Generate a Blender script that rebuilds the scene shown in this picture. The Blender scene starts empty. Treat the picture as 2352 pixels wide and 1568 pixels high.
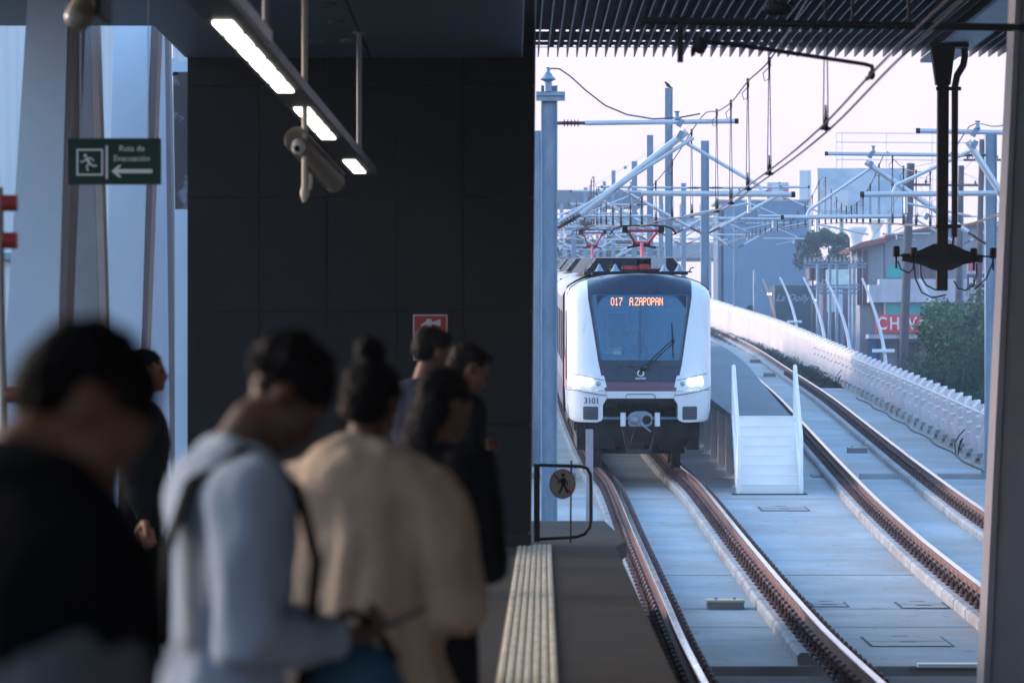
import bpy, bmesh, math, random
from mathutils import Vector, Matrix, noise, Euler

R = math.radians
scene = bpy.context.scene
col = scene.collection
random.seed(7)

# ------------------------------------------------------------------ camera
F = 9008.0            # focal length in photo units (frame is 2352 wide)
CX, HY = 1176.0, 890.0
EYE = 1.5
cam_d = bpy.data.cameras.new('camera')
cam = bpy.data.objects.new('camera', cam_d)
col.objects.link(cam)
cam.location = (0, 0, EYE)
cam.rotation_euler = (R(90), 0, 0)
cam_d.sensor_width = 23.5
cam_d.lens = 23.5 * F / 2352.0
cam_d.shift_y = (HY - 783.5) / 2352.0
cam_d.clip_start = 0.1
cam_d.clip_end = 5000
cam_d.dof.use_dof = True
cam_d.dof.focus_distance = 73.0
cam_d.dof.aperture_fstop = 2.8
cam_d.dof.aperture_blades = 9
scene.camera = cam

# ------------------------------------------------------------------ render
scene.render.engine = 'CYCLES'
scene.view_settings.view_transform = 'Standard'
scene.view_settings.look = 'None'
scene.view_settings.exposure = 1.0
scene.view_settings.gamma = 1.0
cy = scene.cycles
cy.use_adaptive_sampling = True
cy.adaptive_threshold = 0.015
cy.use_denoising = True
try:
    cy.denoiser = 'OPENIMAGEDENOISE'
except Exception:
    pass
cy.max_bounces = 6
cy.diffuse_bounces = 3
cy.glossy_bounces = 3
cy.transmission_bounces = 4
cy.transparent_max_bounces = 8
cy.volume_bounces = 0
cy.sample_clamp_indirect = 6

# ------------------------------------------------------------------ sky
SUN_EL, SUN_AZ = 9.0, -62.0      # low sun far to the left, ahead of the camera
w = bpy.data.worlds.new('World')
scene.world = w
w.use_nodes = True
nt = w.node_tree
nt.nodes.clear()
N = nt.nodes.new
out = N('ShaderNodeOutputWorld')
bg = N('ShaderNodeBackground')
sky = N('ShaderNodeTexSky')
sky.sky_type = 'NISHITA'
sky.sun_disc = False
sky.sun_elevation = R(SUN_EL)
sky.sun_rotation = R(SUN_AZ)
sky.air_density = 1.3
sky.dust_density = 2.5
sky.ozone_density = 3.0
tc = N('ShaderNodeTexCoord')
sep = N('ShaderNodeSeparateXYZ')
ramp = N('ShaderNodeValToRGB')
ramp.color_ramp.elements[0].position = 0.10
ramp.color_ramp.elements[0].color = (0, 0, 0, 1)
ramp.color_ramp.elements[1].position = 0.42
ramp.color_ramp.elements[1].color = (1, 1, 1, 1)
mulz = N('ShaderNodeVectorMath'); mulz.operation = 'MULTIPLY'
mulz.inputs[1].default_value = (0.49, 0.54, 0.59)      # cool dusk dome
band = N('ShaderNodeMix'); band.data_type = 'RGBA'
cl = N('ShaderNodeTexNoise'); cl.inputs['Scale'].default_value = 2.2; cl.inputs['Detail'].default_value = 4
hz = N('ShaderNodeMix'); hz.data_type = 'RGBA'
hz.inputs['A'].default_value = (0.62, 0.52, 0.605, 1)
hz.inputs['B'].default_value = (0.66, 0.55, 0.63, 1)
L = nt.links.new
L(tc.outputs['Generated'], sep.inputs[0]); L(sep.outputs['Z'], ramp.inputs[0])
L(tc.outputs['Generated'], cl.inputs['Vector'])
L(cl.outputs['Fac'], hz.inputs['Factor'])
L(sky.outputs[0], mulz.inputs[0])
L(ramp.outputs[0], band.inputs['Factor'])
L(hz.outputs['Result'], band.inputs['A']); L(mulz.outputs[0], band.inputs['B'])
L(band.outputs['Result'], bg.inputs['Color'])
bg.inputs['Strength'].default_value = 1.0
L(bg.outputs[0], out.inputs[0])

sl = bpy.data.lights.new('sun', 'SUN')
sl.energy = 1.7
sl.angle = R(12)
sl.color = (1.0, 0.76, 0.66)
sun = bpy.data.objects.new('sun', sl)
col.objects.link(sun)
_d = Vector((math.sin(R(SUN_AZ)) * math.cos(R(SUN_EL)), math.cos(R(SUN_AZ)) * math.cos(R(SUN_EL)), math.sin(R(SUN_EL))))
sun.rotation_euler = _d.to_track_quat('Z', 'Y').to_euler()
sun.location = (-20, 20, 30)

# ------------------------------------------------------------------ helpers
def P(px, py, s):
    """world point seen at photo position (px,py) at scale s (px per metre)"""
    return Vector(((px - CX) / s, F / s, EYE + (HY - py) / s))

def interp(tab):
    xs = [t[0] for t in tab]; ys = [t[1] for t in tab]
    n = len(xs); m = []
    for i in range(n):
        if i == 0: m.append((ys[1]-ys[0])/(xs[1]-xs[0]))
        elif i == n-1: m.append((ys[-1]-ys[-2])/(xs[-1]-xs[-2]))
        else: m.append(0.5*((ys[i]-ys[i-1])/(xs[i]-xs[i-1]) + (ys[i+1]-ys[i])/(xs[i+1]-xs[i])))
    def g(x):
        if x <= xs[0]: return ys[0] + m[0]*(x-xs[0])*0
        if x >= xs[-1]: return ys[-1] + m[-1]*(x-xs[-1])
        for i in range(n-1):
            if x <= xs[i+1]:
                h = xs[i+1]-xs[i]; t = (x-xs[i])/h
                return ((2*t**3-3*t*t+1)*ys[i] + (t**3-2*t*t+t)*h*m[i] + (-2*t**3+3*t*t)*ys[i+1] + (t**3-t*t)*h*m[i+1])
    return g

# rail head height (world), and the plan lines of the two tracks
zr = interp([(y, z+EYE) for y, z in [(20,-2.5),(33,-2.49),(41,-2.465),(47,-2.355),(53,-2.185),(59,-1.995),(66,-1.785),(72,-1.595),(77,-1.43),(84,-1.18),(91,-.93),(111,-.25),(140,.66),(183,1.98),(260,4.1),(330,5.6)]])
xl = interp([(20,2.32),(33,2.38),(45,2.5),(59,2.535),(66,2.56),(70.5,2.55),(76,2.44),(90,2.32),(115,2.26),(330,1.9)])
xr = interp([(20,6.0),(35,6.15),(47,6.37),(59,6.6),(77,7.17),(91,7.62),(111,8.3),(138,9.1),(183,10.45),(260,12.3),(330,13.9)])
xp = interp([(40,9.0),(60,9.35),(82,9.9),(130,11.1),(183,12.15),(230,12.75),(260,13.4),(330,15.2)])   # parapet line
SL = 0.30
def slab_at(px, py):
    lo, hi = 38.0, 300.0
    for _ in range(60):
        mid = (lo+hi)/2
        y = HY - F*(zr(mid)-SL-EYE)/mid
        if y > py: lo = mid
        else: hi = mid
    return Vector(((px-CX)*lo/F, lo, zr(lo)-SL))

def tag(o, label=None, cat=None, group=None, kind=None):
    if label: o['label'] = label
    if cat: o['category'] = cat
    if group: o['group'] = group
    if kind: o['kind'] = kind
    return o

def thing(name, label, cat, loc=(0,0,0), group=None, rot=(0,0,0)):
    o = bpy.data.objects.new(name, None)
    col.objects.link(o)
    o.location = loc; o.rotation_euler = rot
    o.empty_display_size = 0.2
    return tag(o, label, cat, group)

class MB:
    def __init__(s, o=(0,0,0)):
        s.v = []; s.f = []; s.o = Vector(o)
    def add(s, vs, fs):
        b = len(s.v); s.v += [Vector(x) for x in vs]; s.f += [[i+b for i in q] for q in fs]
        return s
    def box(s, x0, x1, y0, y1, z0, z1):
        return s.add([(x0,y0,z0),(x1,y0,z0),(x1,y1,z0),(x0,y1,z0),(x0,y0,z1),(x1,y0,z1),(x1,y1,z1),(x0,y1,z1)],
              [(0,3,2,1),(4,5,6,7),(0,1,5,4),(1,2,6,5),(2,3,7,6),(3,0,4,7)])
    def cbox(s, c, sx, sy, sz, rot=None):
        M = (rot or Euler((0,0,0))).to_matrix(); c = Vector(c); hx, hy, hz_ = sx/2, sy/2, sz/2
        vs = [c + M @ Vector((a*hx, b*hy, d*hz_)) for a, b, d in [(-1,-1,-1),(1,-1,-1),(1,1,-1),(-1,1,-1),(-1,-1,1),(1,-1,1),(1,1,1),(-1,1,1)]]
        return s.add(vs, [(0,3,2,1),(4,5,6,7),(0,1,5,4),(1,2,6,5),(2,3,7,6),(3,0,4,7)])
    def ring(s, c, ax, u, r, seg, r2=None):
        v = ax.cross(u)
        return [c + u*(r*math.cos(2*math.pi*k/seg)) + v*((r2 or r)*math.sin(2*math.pi*k/seg)) for k in range(seg)]
    def loft(s, rings, cap=True, closed=True):
        b = len(s.v); n = len(rings[0])
        for r in rings: s.v += [Vector(p) for p in r]
        for i in range(len(rings)-1):
            for k in range(n if closed else n-1):
                a = b+i*n+k; c = b+i*n+(k+1) % n
                s.f.append([a, c, c+n, a+n])
        if cap and closed:
            s.f.append([b+k for k in range(n)][::-1]); s.f.append([b+(len(rings)-1)*n+k for k in range(n)])
        return s
    def tube(s, pts, r, seg=8, r2=None):
        pts = [Vector(p) for p in pts]
        rs = r if isinstance(r, (list, tuple)) else [r]*len(pts)
        rings = []; u = None
        for i, p in enumerate(pts):
            t = (pts[min(i+1, len(pts)-1)] - pts[max(i-1, 0)]).normalized()
            if u is None:
                u = t.orthogonal().normalized()
            else:
                u = (u - t*u.dot(t)).normalized()
            rings.append(s.ring(p, t, u, rs[i], seg))
        return s.loft(rings)
    def prism(s, poly, axis, a0, a1):
        """poly: 2D points; axis 'y': (x,z) extruded in y; 'x': (y,z) in x; 'z': (x,y) in z"""
        def m(p, a):
            return {'y': (p[0], a, p[1]), 'x': (a, p[0], p[1]), 'z': (p[0], p[1], a)}[axis]
        return s.loft([[m(p, a0) for p in poly], [m(p, a1) for p in poly]])
    def lathe(s, c, prof, seg=16, ax='z'):
        c = Vector(c); rings = []
        for r, h in prof:
            if ax == 'z': rings.append([c+Vector((r*math.cos(2*math.pi*k/seg), r*math.sin(2*math.pi*k/seg), h)) for k in range(seg)])
            elif ax == 'y': rings.append([c+Vector((r*math.cos(2*math.pi*k/seg), h, r*math.sin(2*math.pi*k/seg))) for k in range(seg)])
            else: rings.append([c+Vector((h, r*math.cos(2*math.pi*k/seg), r*math.sin(2*math.pi*k/seg))) for k in range(seg)])
        return s.loft(rings)
    def sphere(s, c, rx, ry=None, rz=None, seg=16, M=None):
        ry = ry or rx; rz = rz or rx; c = Vector(c); rings = []; n = seg//2
        for i in range(n+1):
            a = math.pi*i/n; e = max(math.sin(a), 0.004)
            rings.append([])
            for k in range(seg):
                p = Vector((rx*e*math.cos(2*math.pi*k/seg), ry*e*math.sin(2*math.pi*k/seg), -rz*math.cos(a)))
                rings[-1].append(c + (M @ p if M else p))
        return s.loft(rings)
    def mesh(s, name):
        me = bpy.data.meshes.new(name)
        me.from_pydata([tuple(v - s.o) for v in s.v], [], s.f)
        bm = bmesh.new(); bm.from_mesh(me)
        bmesh.ops.recalc_face_normals(bm, faces=bm.faces)
        bm.to_mesh(me); bm.free()
        return me
    def build(s, name, mat, parent=None, smooth=False, label=None, kind=None, bevel=0, angle=None):
        me = s.mesh(name)
        o = bpy.data.objects.new(name, me)
        col.objects.link(o)
        if mat: me.materials.append(mat)
        if smooth:
            me.polygons.foreach_set('use_smooth', [True]*len(me.polygons))
            try: me.set_sharp_from_angle(angle=R(angle or 40))
            except Exception: pass
        if bevel:
            b = o.modifiers.new('bevel', 'BEVEL'); b.width = bevel; b.segments = 2; b.limit_method = 'ANGLE'
        if parent is not None:
            o.parent = parent
        else:
            o.location = s.o
        if label: o['label'] = label
        if kind: o['kind'] = kind
        return o

def top(mb, name, mat, label, cat, group=None, **k):
    """one-mesh top-level thing; origin moved to its base centre"""
    xs = [v.x for v in mb.v]; ys = [v.y for v in mb.v]; zs = [v.z for v in mb.v]
    mb.o = Vector(((min(xs)+max(xs))/2, (min(ys)+max(ys))/2, min(zs)))
    return tag(mb.build(name, mat, None, **k), label, cat, group)

def struct(mb, name, mat, **k):
    return tag(mb.build(name, mat, None, **k), kind='structure')

def copy_tree(o, parent=None, loc=None, label=None):
    c = o.copy(); col.objects.link(c)
    if parent is not None: c.parent = parent
    if loc is not None: c.location = loc
    if label: c['label'] = label
    for ch in o.children: copy_tree(ch, c)
    return c

_mats = {}
def mat(name, c, rough=0.6, metal=0.0, var=0.12, scale=3.0, bump=0.0, bscale=30.0, stretch=(1,1,1), c2=None, thr=None, emit=None, es=0, spec=None, alpha=None):
    if name in _mats: return _mats[name]
    m = bpy.data.materials.new(name); m.use_nodes = True; nt = m.node_tree
    b = nt.nodes['Principled BSDF']
    b.inputs['Base Color'].default_value = (*c, 1)
    b.inputs['Roughness'].default_value = rough
    b.inputs['Metallic'].default_value = metal
    if spec is not None: b.inputs['Specular IOR Level'].default_value = spec
    tc = nt.nodes.new('ShaderNodeTexCoord'); mp = nt.nodes.new('ShaderNodeMapping')
    mp.inputs['Scale'].default_value = stretch
    nt.links.new(tc.outputs['Object'], mp.inputs[0])
    if var or c2:
        n = nt.nodes.new('ShaderNodeTexNoise'); n.inputs['Scale'].default_value = scale; n.inputs['Detail'].default_value = 6
        n.inputs['Roughness'].default_value = 0.62
        nt.links.new(mp.outputs[0], n.inputs['Vector'])
        r = nt.nodes.new('ShaderNodeValToRGB')
        lo, hi = thr or (0.32, 0.68)
        r.color_ramp.elements[0].position = lo; r.color_ramp.elements[1].position = hi
        d = c2 or tuple(max(0, x*(1-var)) for x in c)
        e = c if c2 else tuple(min(1, x*(1+var)) for x in c)
        r.color_ramp.elements[0].color = (*d, 1); r.color_ramp.elements[1].color = (*e, 1)
        nt.links.new(n.outputs['Fac'], r.inputs[0]); nt.links.new(r.outputs[0], b.inputs['Base Color'])
        mr = nt.nodes.new('ShaderNodeMapRange')
        mr.inputs['To Min'].default_value = max(0.02, rough-0.1); mr.inputs['To Max'].default_value = min(1, rough+0.12)
        nt.links.new(n.outputs['Fac'], mr.inputs['Value']); nt.links.new(mr.outputs[0], b.inputs['Roughness'])
    if bump:
        n2 = nt.nodes.new('ShaderNodeTexNoise'); n2.inputs['Scale'].default_value = bscale; n2.inputs['Detail'].default_value = 4
        nt.links.new(mp.outputs[0], n2.inputs['Vector'])
        bu = nt.nodes.new('ShaderNodeBump'); bu.inputs['Strength'].default_value = bump; bu.inputs['Distance'].default_value = 0.02
        nt.links.new(n2.outputs['Fac'], bu.inputs['Height']); nt.links.new(bu.outputs[0], b.inputs['Normal'])
    if emit:
        b.inputs['Emission Color'].default_value = (*emit, 1); b.inputs['Emission Strength'].default_value = es
    _mats[name] = m
    return m

def text_mesh(txt, size, name, m, parent, loc, rot=(R(90),0,0), depth=0.004, font_shear=0, bold=0, align='CENTER', xs=1.0, label=None):
    cu = bpy.data.curves.new('t', 'FONT'); cu.body = txt; cu.size = size; cu.align_x = align; cu.align_y = 'CENTER'
    cu.extrude = depth/2; cu.offset = bold; cu.shear = font_shear
    to = bpy.data.objects.new('t', cu); col.objects.link(to)
    dg = bpy.context.evaluated_depsgraph_get()
    me = bpy.data.meshes.new_from_object(to.evaluated_get(dg))
    bpy.data.objects.remove(to)
    me.transform(Matrix.Diagonal((xs,1,1,1)))
    me.materials.clear(); me.materials.append(m)
    o = bpy.data.objects.new(name, me); col.objects.link(o)
    o.parent = parent; o.location = loc; o.rotation_euler = rot
    if label: o['label'] = label
    return o

# ------------------------------------------------------------------ materials
M_conc = mat('concrete', (.43,.44,.455), .85, c2=(.27,.30,.33), scale=.8, thr=(.33,.64), bump=.3, bscale=9, stretch=(.42,.62,1))
def stain(m, c, scale, stretch, lo, hi, amt):
    """blotchy stains of another colour worked into a material"""
    nt = m.node_tree; b = nt.nodes['Principled BSDF']; src = b.inputs['Base Color'].links[0].from_socket
    tc = nt.nodes.new('ShaderNodeTexCoord'); mp = nt.nodes.new('ShaderNodeMapping'); mp.inputs['Scale'].default_value = stretch
    mp.inputs['Location'].default_value = (3.1, 7.7, 1.3)
    n = nt.nodes.new('ShaderNodeTexNoise'); n.inputs['Scale'].default_value = scale; n.inputs['Detail'].default_value = 8; n.inputs['Roughness'].default_value = .7
    r = nt.nodes.new('ShaderNodeMapRange'); r.inputs['From Min'].default_value = lo; r.inputs['From Max'].default_value = hi; r.inputs['To Max'].default_value = amt
    mx = nt.nodes.new('ShaderNodeMix'); mx.data_type = 'RGBA'; mx.inputs['B'].default_value = (*c, 1)
    nt.links.new(tc.outputs['Object'], mp.inputs[0]); nt.links.new(mp.outputs[0], n.inputs['Vector']); nt.links.new(n.outputs['Fac'], r.inputs[0])
    nt.links.new(r.outputs[0], mx.inputs['Factor']); nt.links.new(src, mx.inputs['A']); nt.links.new(mx.outputs['Result'], b.inputs['Base Color'])
stain(M_conc, (.34,.26,.215), .5, (1,.45,1), .44, .66, .8)      # rusty brake dust
stain(M_conc, (.12,.13,.14), 5.0, (1,.5,1), .61, .68, .7)
stain(M_conc, (.20,.23,.26), .35, (.6,1,1), .48, .7, .55)        # small dark specks
stain(M_conc, (.56,.56,.56), 1.1, (.3,1.3,1), .55, .75, .6)      # pale dried runs
M_conc2 = mat('concrete_kerb', (.47,.44,.44), .85, c2=(.27,.25,.25), scale=2.3, bump=.3)
M_galv = mat('galvanised', (.25,.34,.43), .5, .3, c2=(.15,.24,.33), scale=2.6, stretch=(2.5,2.5,.8), thr=(.3,.62))
M_tube = mat('bright_tube', (.55,.58,.62), .38, .4, var=.1)
M_dark = mat('dark_steel', (.02,.018,.018), .6, .1, var=.2)
M_black = mat('black_plastic', (.006,.006,.007), .6, var=.2, spec=.25)
M_rust = mat('rail_web_rust', (.27,.13,.105), .85, c2=(.16,.08,.07), scale=3)
M_head = mat('rail_head', (.75,.70,.68), .16, 1.0, var=.05)
M_clip = mat('rail_clip', (.15,.08,.078), .8, c2=(.05,.028,.03), scale=9)
M_white = mat('white_paint', (.86,.84,.82), .4, var=.05, scale=2)
M_par = mat('parapet_paint', (.60,.54,.57), .55, c2=(.47,.42,.45), scale=1.2, stretch=(3,3,.4), thr=(.28,.55))
M_wire = mat('copper_wire', (.16,.12,.11), .5, .6, var=.1)
M_ins = mat('insulator', (.10,.055,.06), .4, var=.1)
M_plat = mat('platform_floor', (.060,.052,.046), .85, c2=(.042,.038,.037), scale=1.3, bump=.15, spec=.12)
M_wall = mat('slate_panel', (.0065,.0075,.009), .6, c2=(.0045,.0055,.007), scale=1.8, spec=.15)
M_ceil = mat('ceiling_panel', (.10,.13,.17), .5, var=.12, scale=.8)
M_asph = mat('asphalt', (.06,.06,.065), .9, var=.2)

stain(M_plat, (.10,.09,.08), 1.8, (1,1,1), .55, .75, .6)
stain(M_par, (.30,.20,.15), 1.6, (2.2,2.2,.25), .62, .74, .45)
stain(M_conc2, (.20,.13,.11), 1.2, (1,.5,1), .5, .7, .6)
stain(M_wall, (.016,.017,.018), .9, (1,1,.6), .55, .8, .7)
# ================================================================== GROUND / VIADUCT
GZ = -7.0
g = MB((0,300,GZ)); g.add([(-1500,-200,GZ),(1500,-200,GZ),(1500,2500,GZ),(-1500,2500,GZ)], [(0,1,2,3)])
struct(g, 'ground', mat('ground', (.10,.10,.09), .95, c2=(.06,.07,.055), scale=.05))
g = MB((22,200,GZ)); g.box(16.5,26,20,520,GZ,GZ+.02); struct(g, 'road', M_asph)
g = MB((16,200,GZ)); g.box(15.0,16.5,20,520,GZ,GZ+.15); struct(g, 'pavement', M_conc2)

def sweep(mb, xf, zf, prof, y0, y1, step, closed=True):
    n = max(2, int(round((y1-y0)/step))+1); rings = []
    for i in range(n):
        y = y0+(y1-y0)*i/(n-1)
        rings.append([(xf(y)+u, y, zf(y)+w_) for u, w_ in prof])
    mb.loft(rings, cap=closed, closed=closed)

# deck slab of the viaduct
Y0 = 39.2
s = MB((3,Y0,0)); rings = []
y = Y0
while y < 330:
    z = zr(y)-SL
    rings.append([(-1.9,y,z),(xp(y)+.5,y,z),(xp(y)+.5,y,z-.5),(xp(y)-2.5,y,z-2.0),(1.0,y,z-2.0),(-1.9,y,z-.5)])
    y += 3 if y < 120 else 6
s.loft(rings); struct(s, 'viaduct_deck', M_conc)
for k, (pz, cyy) in enumerate([(80,1),(120,1),(160,1),(200,1),(240,1),(280,1)]):
    xm = (1+xp(pz)-2.5)/2
    p = MB(); p.loft([[(xm+a*1.3, pz+b*1.0, GZ-.2) for a, b in [(-1,-1),(1,-1),(1,1),(-1,1)]],
                      [(xm+a*1.3, pz+b*1.0, zr(pz)-5.5) for a, b in [(-1,-1),(1,-1),(1,1),(-1,1)]],
                      [(xm+a*3.4, pz+b*1.1, zr(pz)-2.32) for a, b in [(-1,-1),(1,-1),(1,1),(-1,1)]]])
    struct(p, 'viaduct_pier', M_conc2)
# track bed inside the station
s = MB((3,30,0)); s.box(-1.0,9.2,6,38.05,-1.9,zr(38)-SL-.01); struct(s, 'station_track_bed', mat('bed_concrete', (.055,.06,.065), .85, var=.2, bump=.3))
jb = MB(); jb.box(-1.0,9.2,38.05,39.2,-2.2,-2.0)
struct(jb, 'expansion_joint', M_black)
je = MB(); je.box(4.05,9.0,39.12,39.30,-1.29,zr(39.2)-SL+.03); top(je, 'joint_cover_plate', M_white, 'long white steel edge plate across the deck joint at the bottom right', 'cover plate', bevel=.006)

# ---- tracks
def make_track(name, xf, label, y0=14, y1=300):
    root = thing(name, label, 'railway track', (xf(50), 50, zr(50)-.17), 'railway tracks on the concrete deck')
    o = root.location
    for sd in (-1, 1):
        px = lambda y, sd=sd: xf(y)+sd*.75
        r = MB(o)
        sweep(r, px, zr, [(-.036,-.006),(-.028,0),(.028,0),(.036,-.006),(.036,-.035),(.012,-.045),(.012,-.135),(.07,-.145),(.07,-.155),(-.07,-.155),(-.07,-.145),(-.012,-.135),(-.012,-.045),(-.036,-.035)], y0, y1, 1.2)
        ro = r.build('rail', M_rust, root, smooth=True, angle=30)
        h = MB(o)
        sweep(h, px, zr, [(-.037,-.004),(-.029,.002),(.029,.002),(.037,-.004),(.038,-.018),(-.038,-.018)], y0, y1, 1.2)
        h.build('rail_head', M_head, ro, smooth=True, angle=30)
        # concrete plinth cast in blocks
        pl = MB(o); y = max(y0, Y0+.1)
        while y < y1-2:
            L_ = 1.55 if y < 140 else 6
            n = 2; rings = []
            for i in range(n+1):
                yy = y+(L_-.05)*i/n
                j = .006*math.sin(yy*7.3+sd)
                rings.append([(px(yy)+u, yy, zr(yy)+w_) for u, w_ in [(-.33,-SL-.01),(.17,-SL-.01),(.17,-.20),(.15,-.17),(-.30+j,-.17),(-.33+j,-.20)]])
            pl.loft(rings); y += L_
        pl.build('plinth', M_conc2, root)
        # fasteners
        ys = [y0+10+.60*k for k in range(int((y1-y0-10)/.60))]
        def fast(mb, yy):
            x = px(yy); z = zr(yy)-.17
            mb.box(x-.23, x+.10, yy-.15, yy+.15, z-.02, z+.022)
            for q in ((-1, 1) if xf is xl else (-1,)):
                mb.tube([(x+q*.085, yy-.12, z+.03), (x+q*.12, yy-.07, z+.11), (x+q*.13, yy+.05, z+.115), (x+q*.15, yy+.13, z+.04)], .024, 6)
                if q < 0: mb.lathe((x+q*.185, yy, z+.02), [(.036,0),(.034,.05),(.018,.055),(.018,.085)], 7)
        near = [y for y in ys if 28 < y < 28+.60*97]
        for yy in near[:97:1]:
            m = MB(o); fast(m, yy); m.build('rail_fastener', M_clip, root)
        m = MB(o)
        for yy in ys:
            if yy not in near[:97] and 28 < yy < 140: fast(m, yy)
        m.build('rail_fastener', M_clip, root, kind='stuff')
    return root
make_track('railway_track', xl, 'rusty railway track with shiny heads running beside the platform edge under the train')
make_track('railway_track', xr, 'rusty railway track with shiny heads curving away on the far side by the white parapet')

wr_ = interp([(72.6,5.17),(80,5.42),(91,5.80),(111,6.50),(140,7.1),(180,7.6)])
# ---- parapet on the right of the deck
def parapet():
    y0, y1, T = 60.0, 300.0, 2.1
    root = thing('parapet_wall', 'long white corrugated parapet with scalloped top along the right side of the viaduct', 'parapet', (xp(90), 90, zr(90)-SL))
    o = root.location
    n = int((y1-y0)/T)
    w_ = MB(o); sub = 10
    cols = []
    H = lambda y: 1.06 + .006*max(0, y-120)
    for i in range(n*sub+1):
        y = y0 + i*T/sub; ph = (i % sub)/sub
        c = math.cos(2*math.pi*ph)
        x = xp(y) + .10*c
        arch = .125*max(0, math.sin(math.pi*((ph+.5)%1)))**1.4
        zb = zr(y)-SL+.22
        zt = zr(y)-SL+H(y)
        cols.append([(x+.0,y,zb),(x+.06*c,y,zb+(zt-zb)*.30),(x-.06*c,y,zb+(zt-zb)*.55),(x+.03*c,y,zb+(zt-zb)*.78),(x+.02,y,zt),(x+.03,y,zt+arch),
                     (x+.10,y,zt+arch),(x+.10,y,zt),(x+.12,y,zb)])
    w_.loft(cols)
    w_.build('corrugated_panel', M_par, root, smooth=True, angle=50)
    rl = MB(o)
    rl.loft([[(xp(y)-.09+a, y, zr(y)-SL+H(y)-.04+b) for a, b in [(.0,-.012),(.03,-.012),(.03,.012),(.0,.012)]] for y in [y0+k*3 for k in range(int((y1-y0)/3)+1)]])
    rl.build('top_rail', M_white, root)
    cb = MB(o); st = MB(o)
    cb.loft([[(xp(y)+a, y, zr(y)-SL+b) for a, b in [(-.20,-.01),(.2,-.01),(.2,.23),(-.14,.23)]] for y in [y0+k*2 for k in range(int((y1-y0)/2)+1)]])
    cb.build('kerb', M_conc, root)
    bolts = []
    bm_near = MB(o)
    for k in range(n):
        y = y0+k*T
        if y < 150: st.box(xp(y)-.25, xp(y)-.1, y+.10, y+1.3, zr(y)-SL+.13, zr(y)-SL+.236)
        if 72 < y < 150:
            for hgt in (.90,.68,.46):
                z = zr(y)-SL+hgt
                bm_near.tube([(xp(y)+.02,y+.1,z),(xp(y)-.085,y+.1,z)], [.042,.034], 8)
    st.build('step_block', M_conc, root, kind='stuff'); bm_near.build('stud', M_white, root, smooth=True, kind='stuff')
parapet()
def parapet_left():
    m = MB()
    m.loft([[(-1.75+a, y, zr(y)-SL+b) for a, b in [(-.15,-.01),(.15,-.01),(.10,1.1),(-.1,1.1)]] for y in [60+k*3 for k in range(80)]])
    top(m, 'parapet_wall', M_par, 'plain concrete parapet on the left side of the viaduct behind the dark wall', 'parapet')
parapet_left()

# dark weeds and a dark strip along the foot of the far parapet
rndw = random.Random(5); m = MB((xp(150),150,zr(150)-SL))
for k in range(9000):
    y = 128+(rndw.random()**1.3)*150; hh = (.22+.08*math.sin(y*1.7)+.08*math.sin(y*.41))*rndw.random()**1.2*min(1,(y-126)/8)
    x = xp(y)-.25-.75*rndw.random()*(1-hh*.8); q = Vector((x,y,zr(y)-SL+hh)); a = Vector((rndw.gauss(0,1),rndw.gauss(0,1),rndw.gauss(0,1))).normalized(); b = a.orthogonal().normalized(); l_ = .045
    m.add([q-a*l_,q-b*l_*.6,q+a*l_,q+b*l_*.6],[(0,1,2,3)])
tag(m.build('weeds', mat('weeds',(.028,.035,.035),.9,c2=(.016,.02,.022),scale=2), None), 'dark weeds growing along the foot of the far parapet', 'weeds', kind='stuff')
m = MB((xp(150),150,zr(150)-SL)); m.loft([[(xp(y)-1.15-.15*math.sin(y),y,zr(y)-SL+.006),(xp(y)-.2,y,zr(y)-SL+.006)] for y in [128+2*k for k in range(76)]],cap=False,closed=False); struct(m,'dark_strip',mat('dark_ground',(.05,.05,.055),.95,c2=(.03,.03,.035),scale=3))  # flat dark sheet along the parapet foot
m = MB((6,100,zr(100)-SL)); m.loft([[(wr_(y)+.03,y,zr(y)-SL+.006),(xr(y)-1.12,y,zr(y)-SL+.006)] for y in [86+2*k for k in range(40)]],cap=False,closed=False); struct(m,'brown_sheet',mat('dark_brown',(.06,.048,.045),.95,c2=(.035,.03,.03),scale=3))  # flat dark brown sheet between the walkway and the far track

# cable along the foot of the parapet and a loose bundle
c = MB(); c.tube([(xp(y)-.42+.05*math.sin(y*.9), y, zr(y)-SL+.02) for y in [74+k*1.2 for k in range(38)]], .02, 6)
top(c, 'cable', M_dark, 'thin dark cable lying along the foot of the white parapet', 'cable')
def cable_stub(y, label):
    c = MB(); b = Vector((xp(y)-.36, y, zr(y)-SL))
    c.tube([b, b+Vector((-.02,0,.25)), b+Vector((.08,0,.42)), b+Vector((.2,0,.55))], .014, 6)
    c.tube([b+Vector((.05,0,0)), b+Vector((.1,0,.3)), b+Vector((.16,0,.36)), b+Vector((.05,0,.12))], .014, 6)
    top(c, 'cable_bundle', M_dark, label, 'cable')
cable_stub(85, 'loose dark cable ends sticking up at the foot of the parapet near the right mast')
cable_stub(130, 'small loose cable ends at the foot of the parapet further along')

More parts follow.
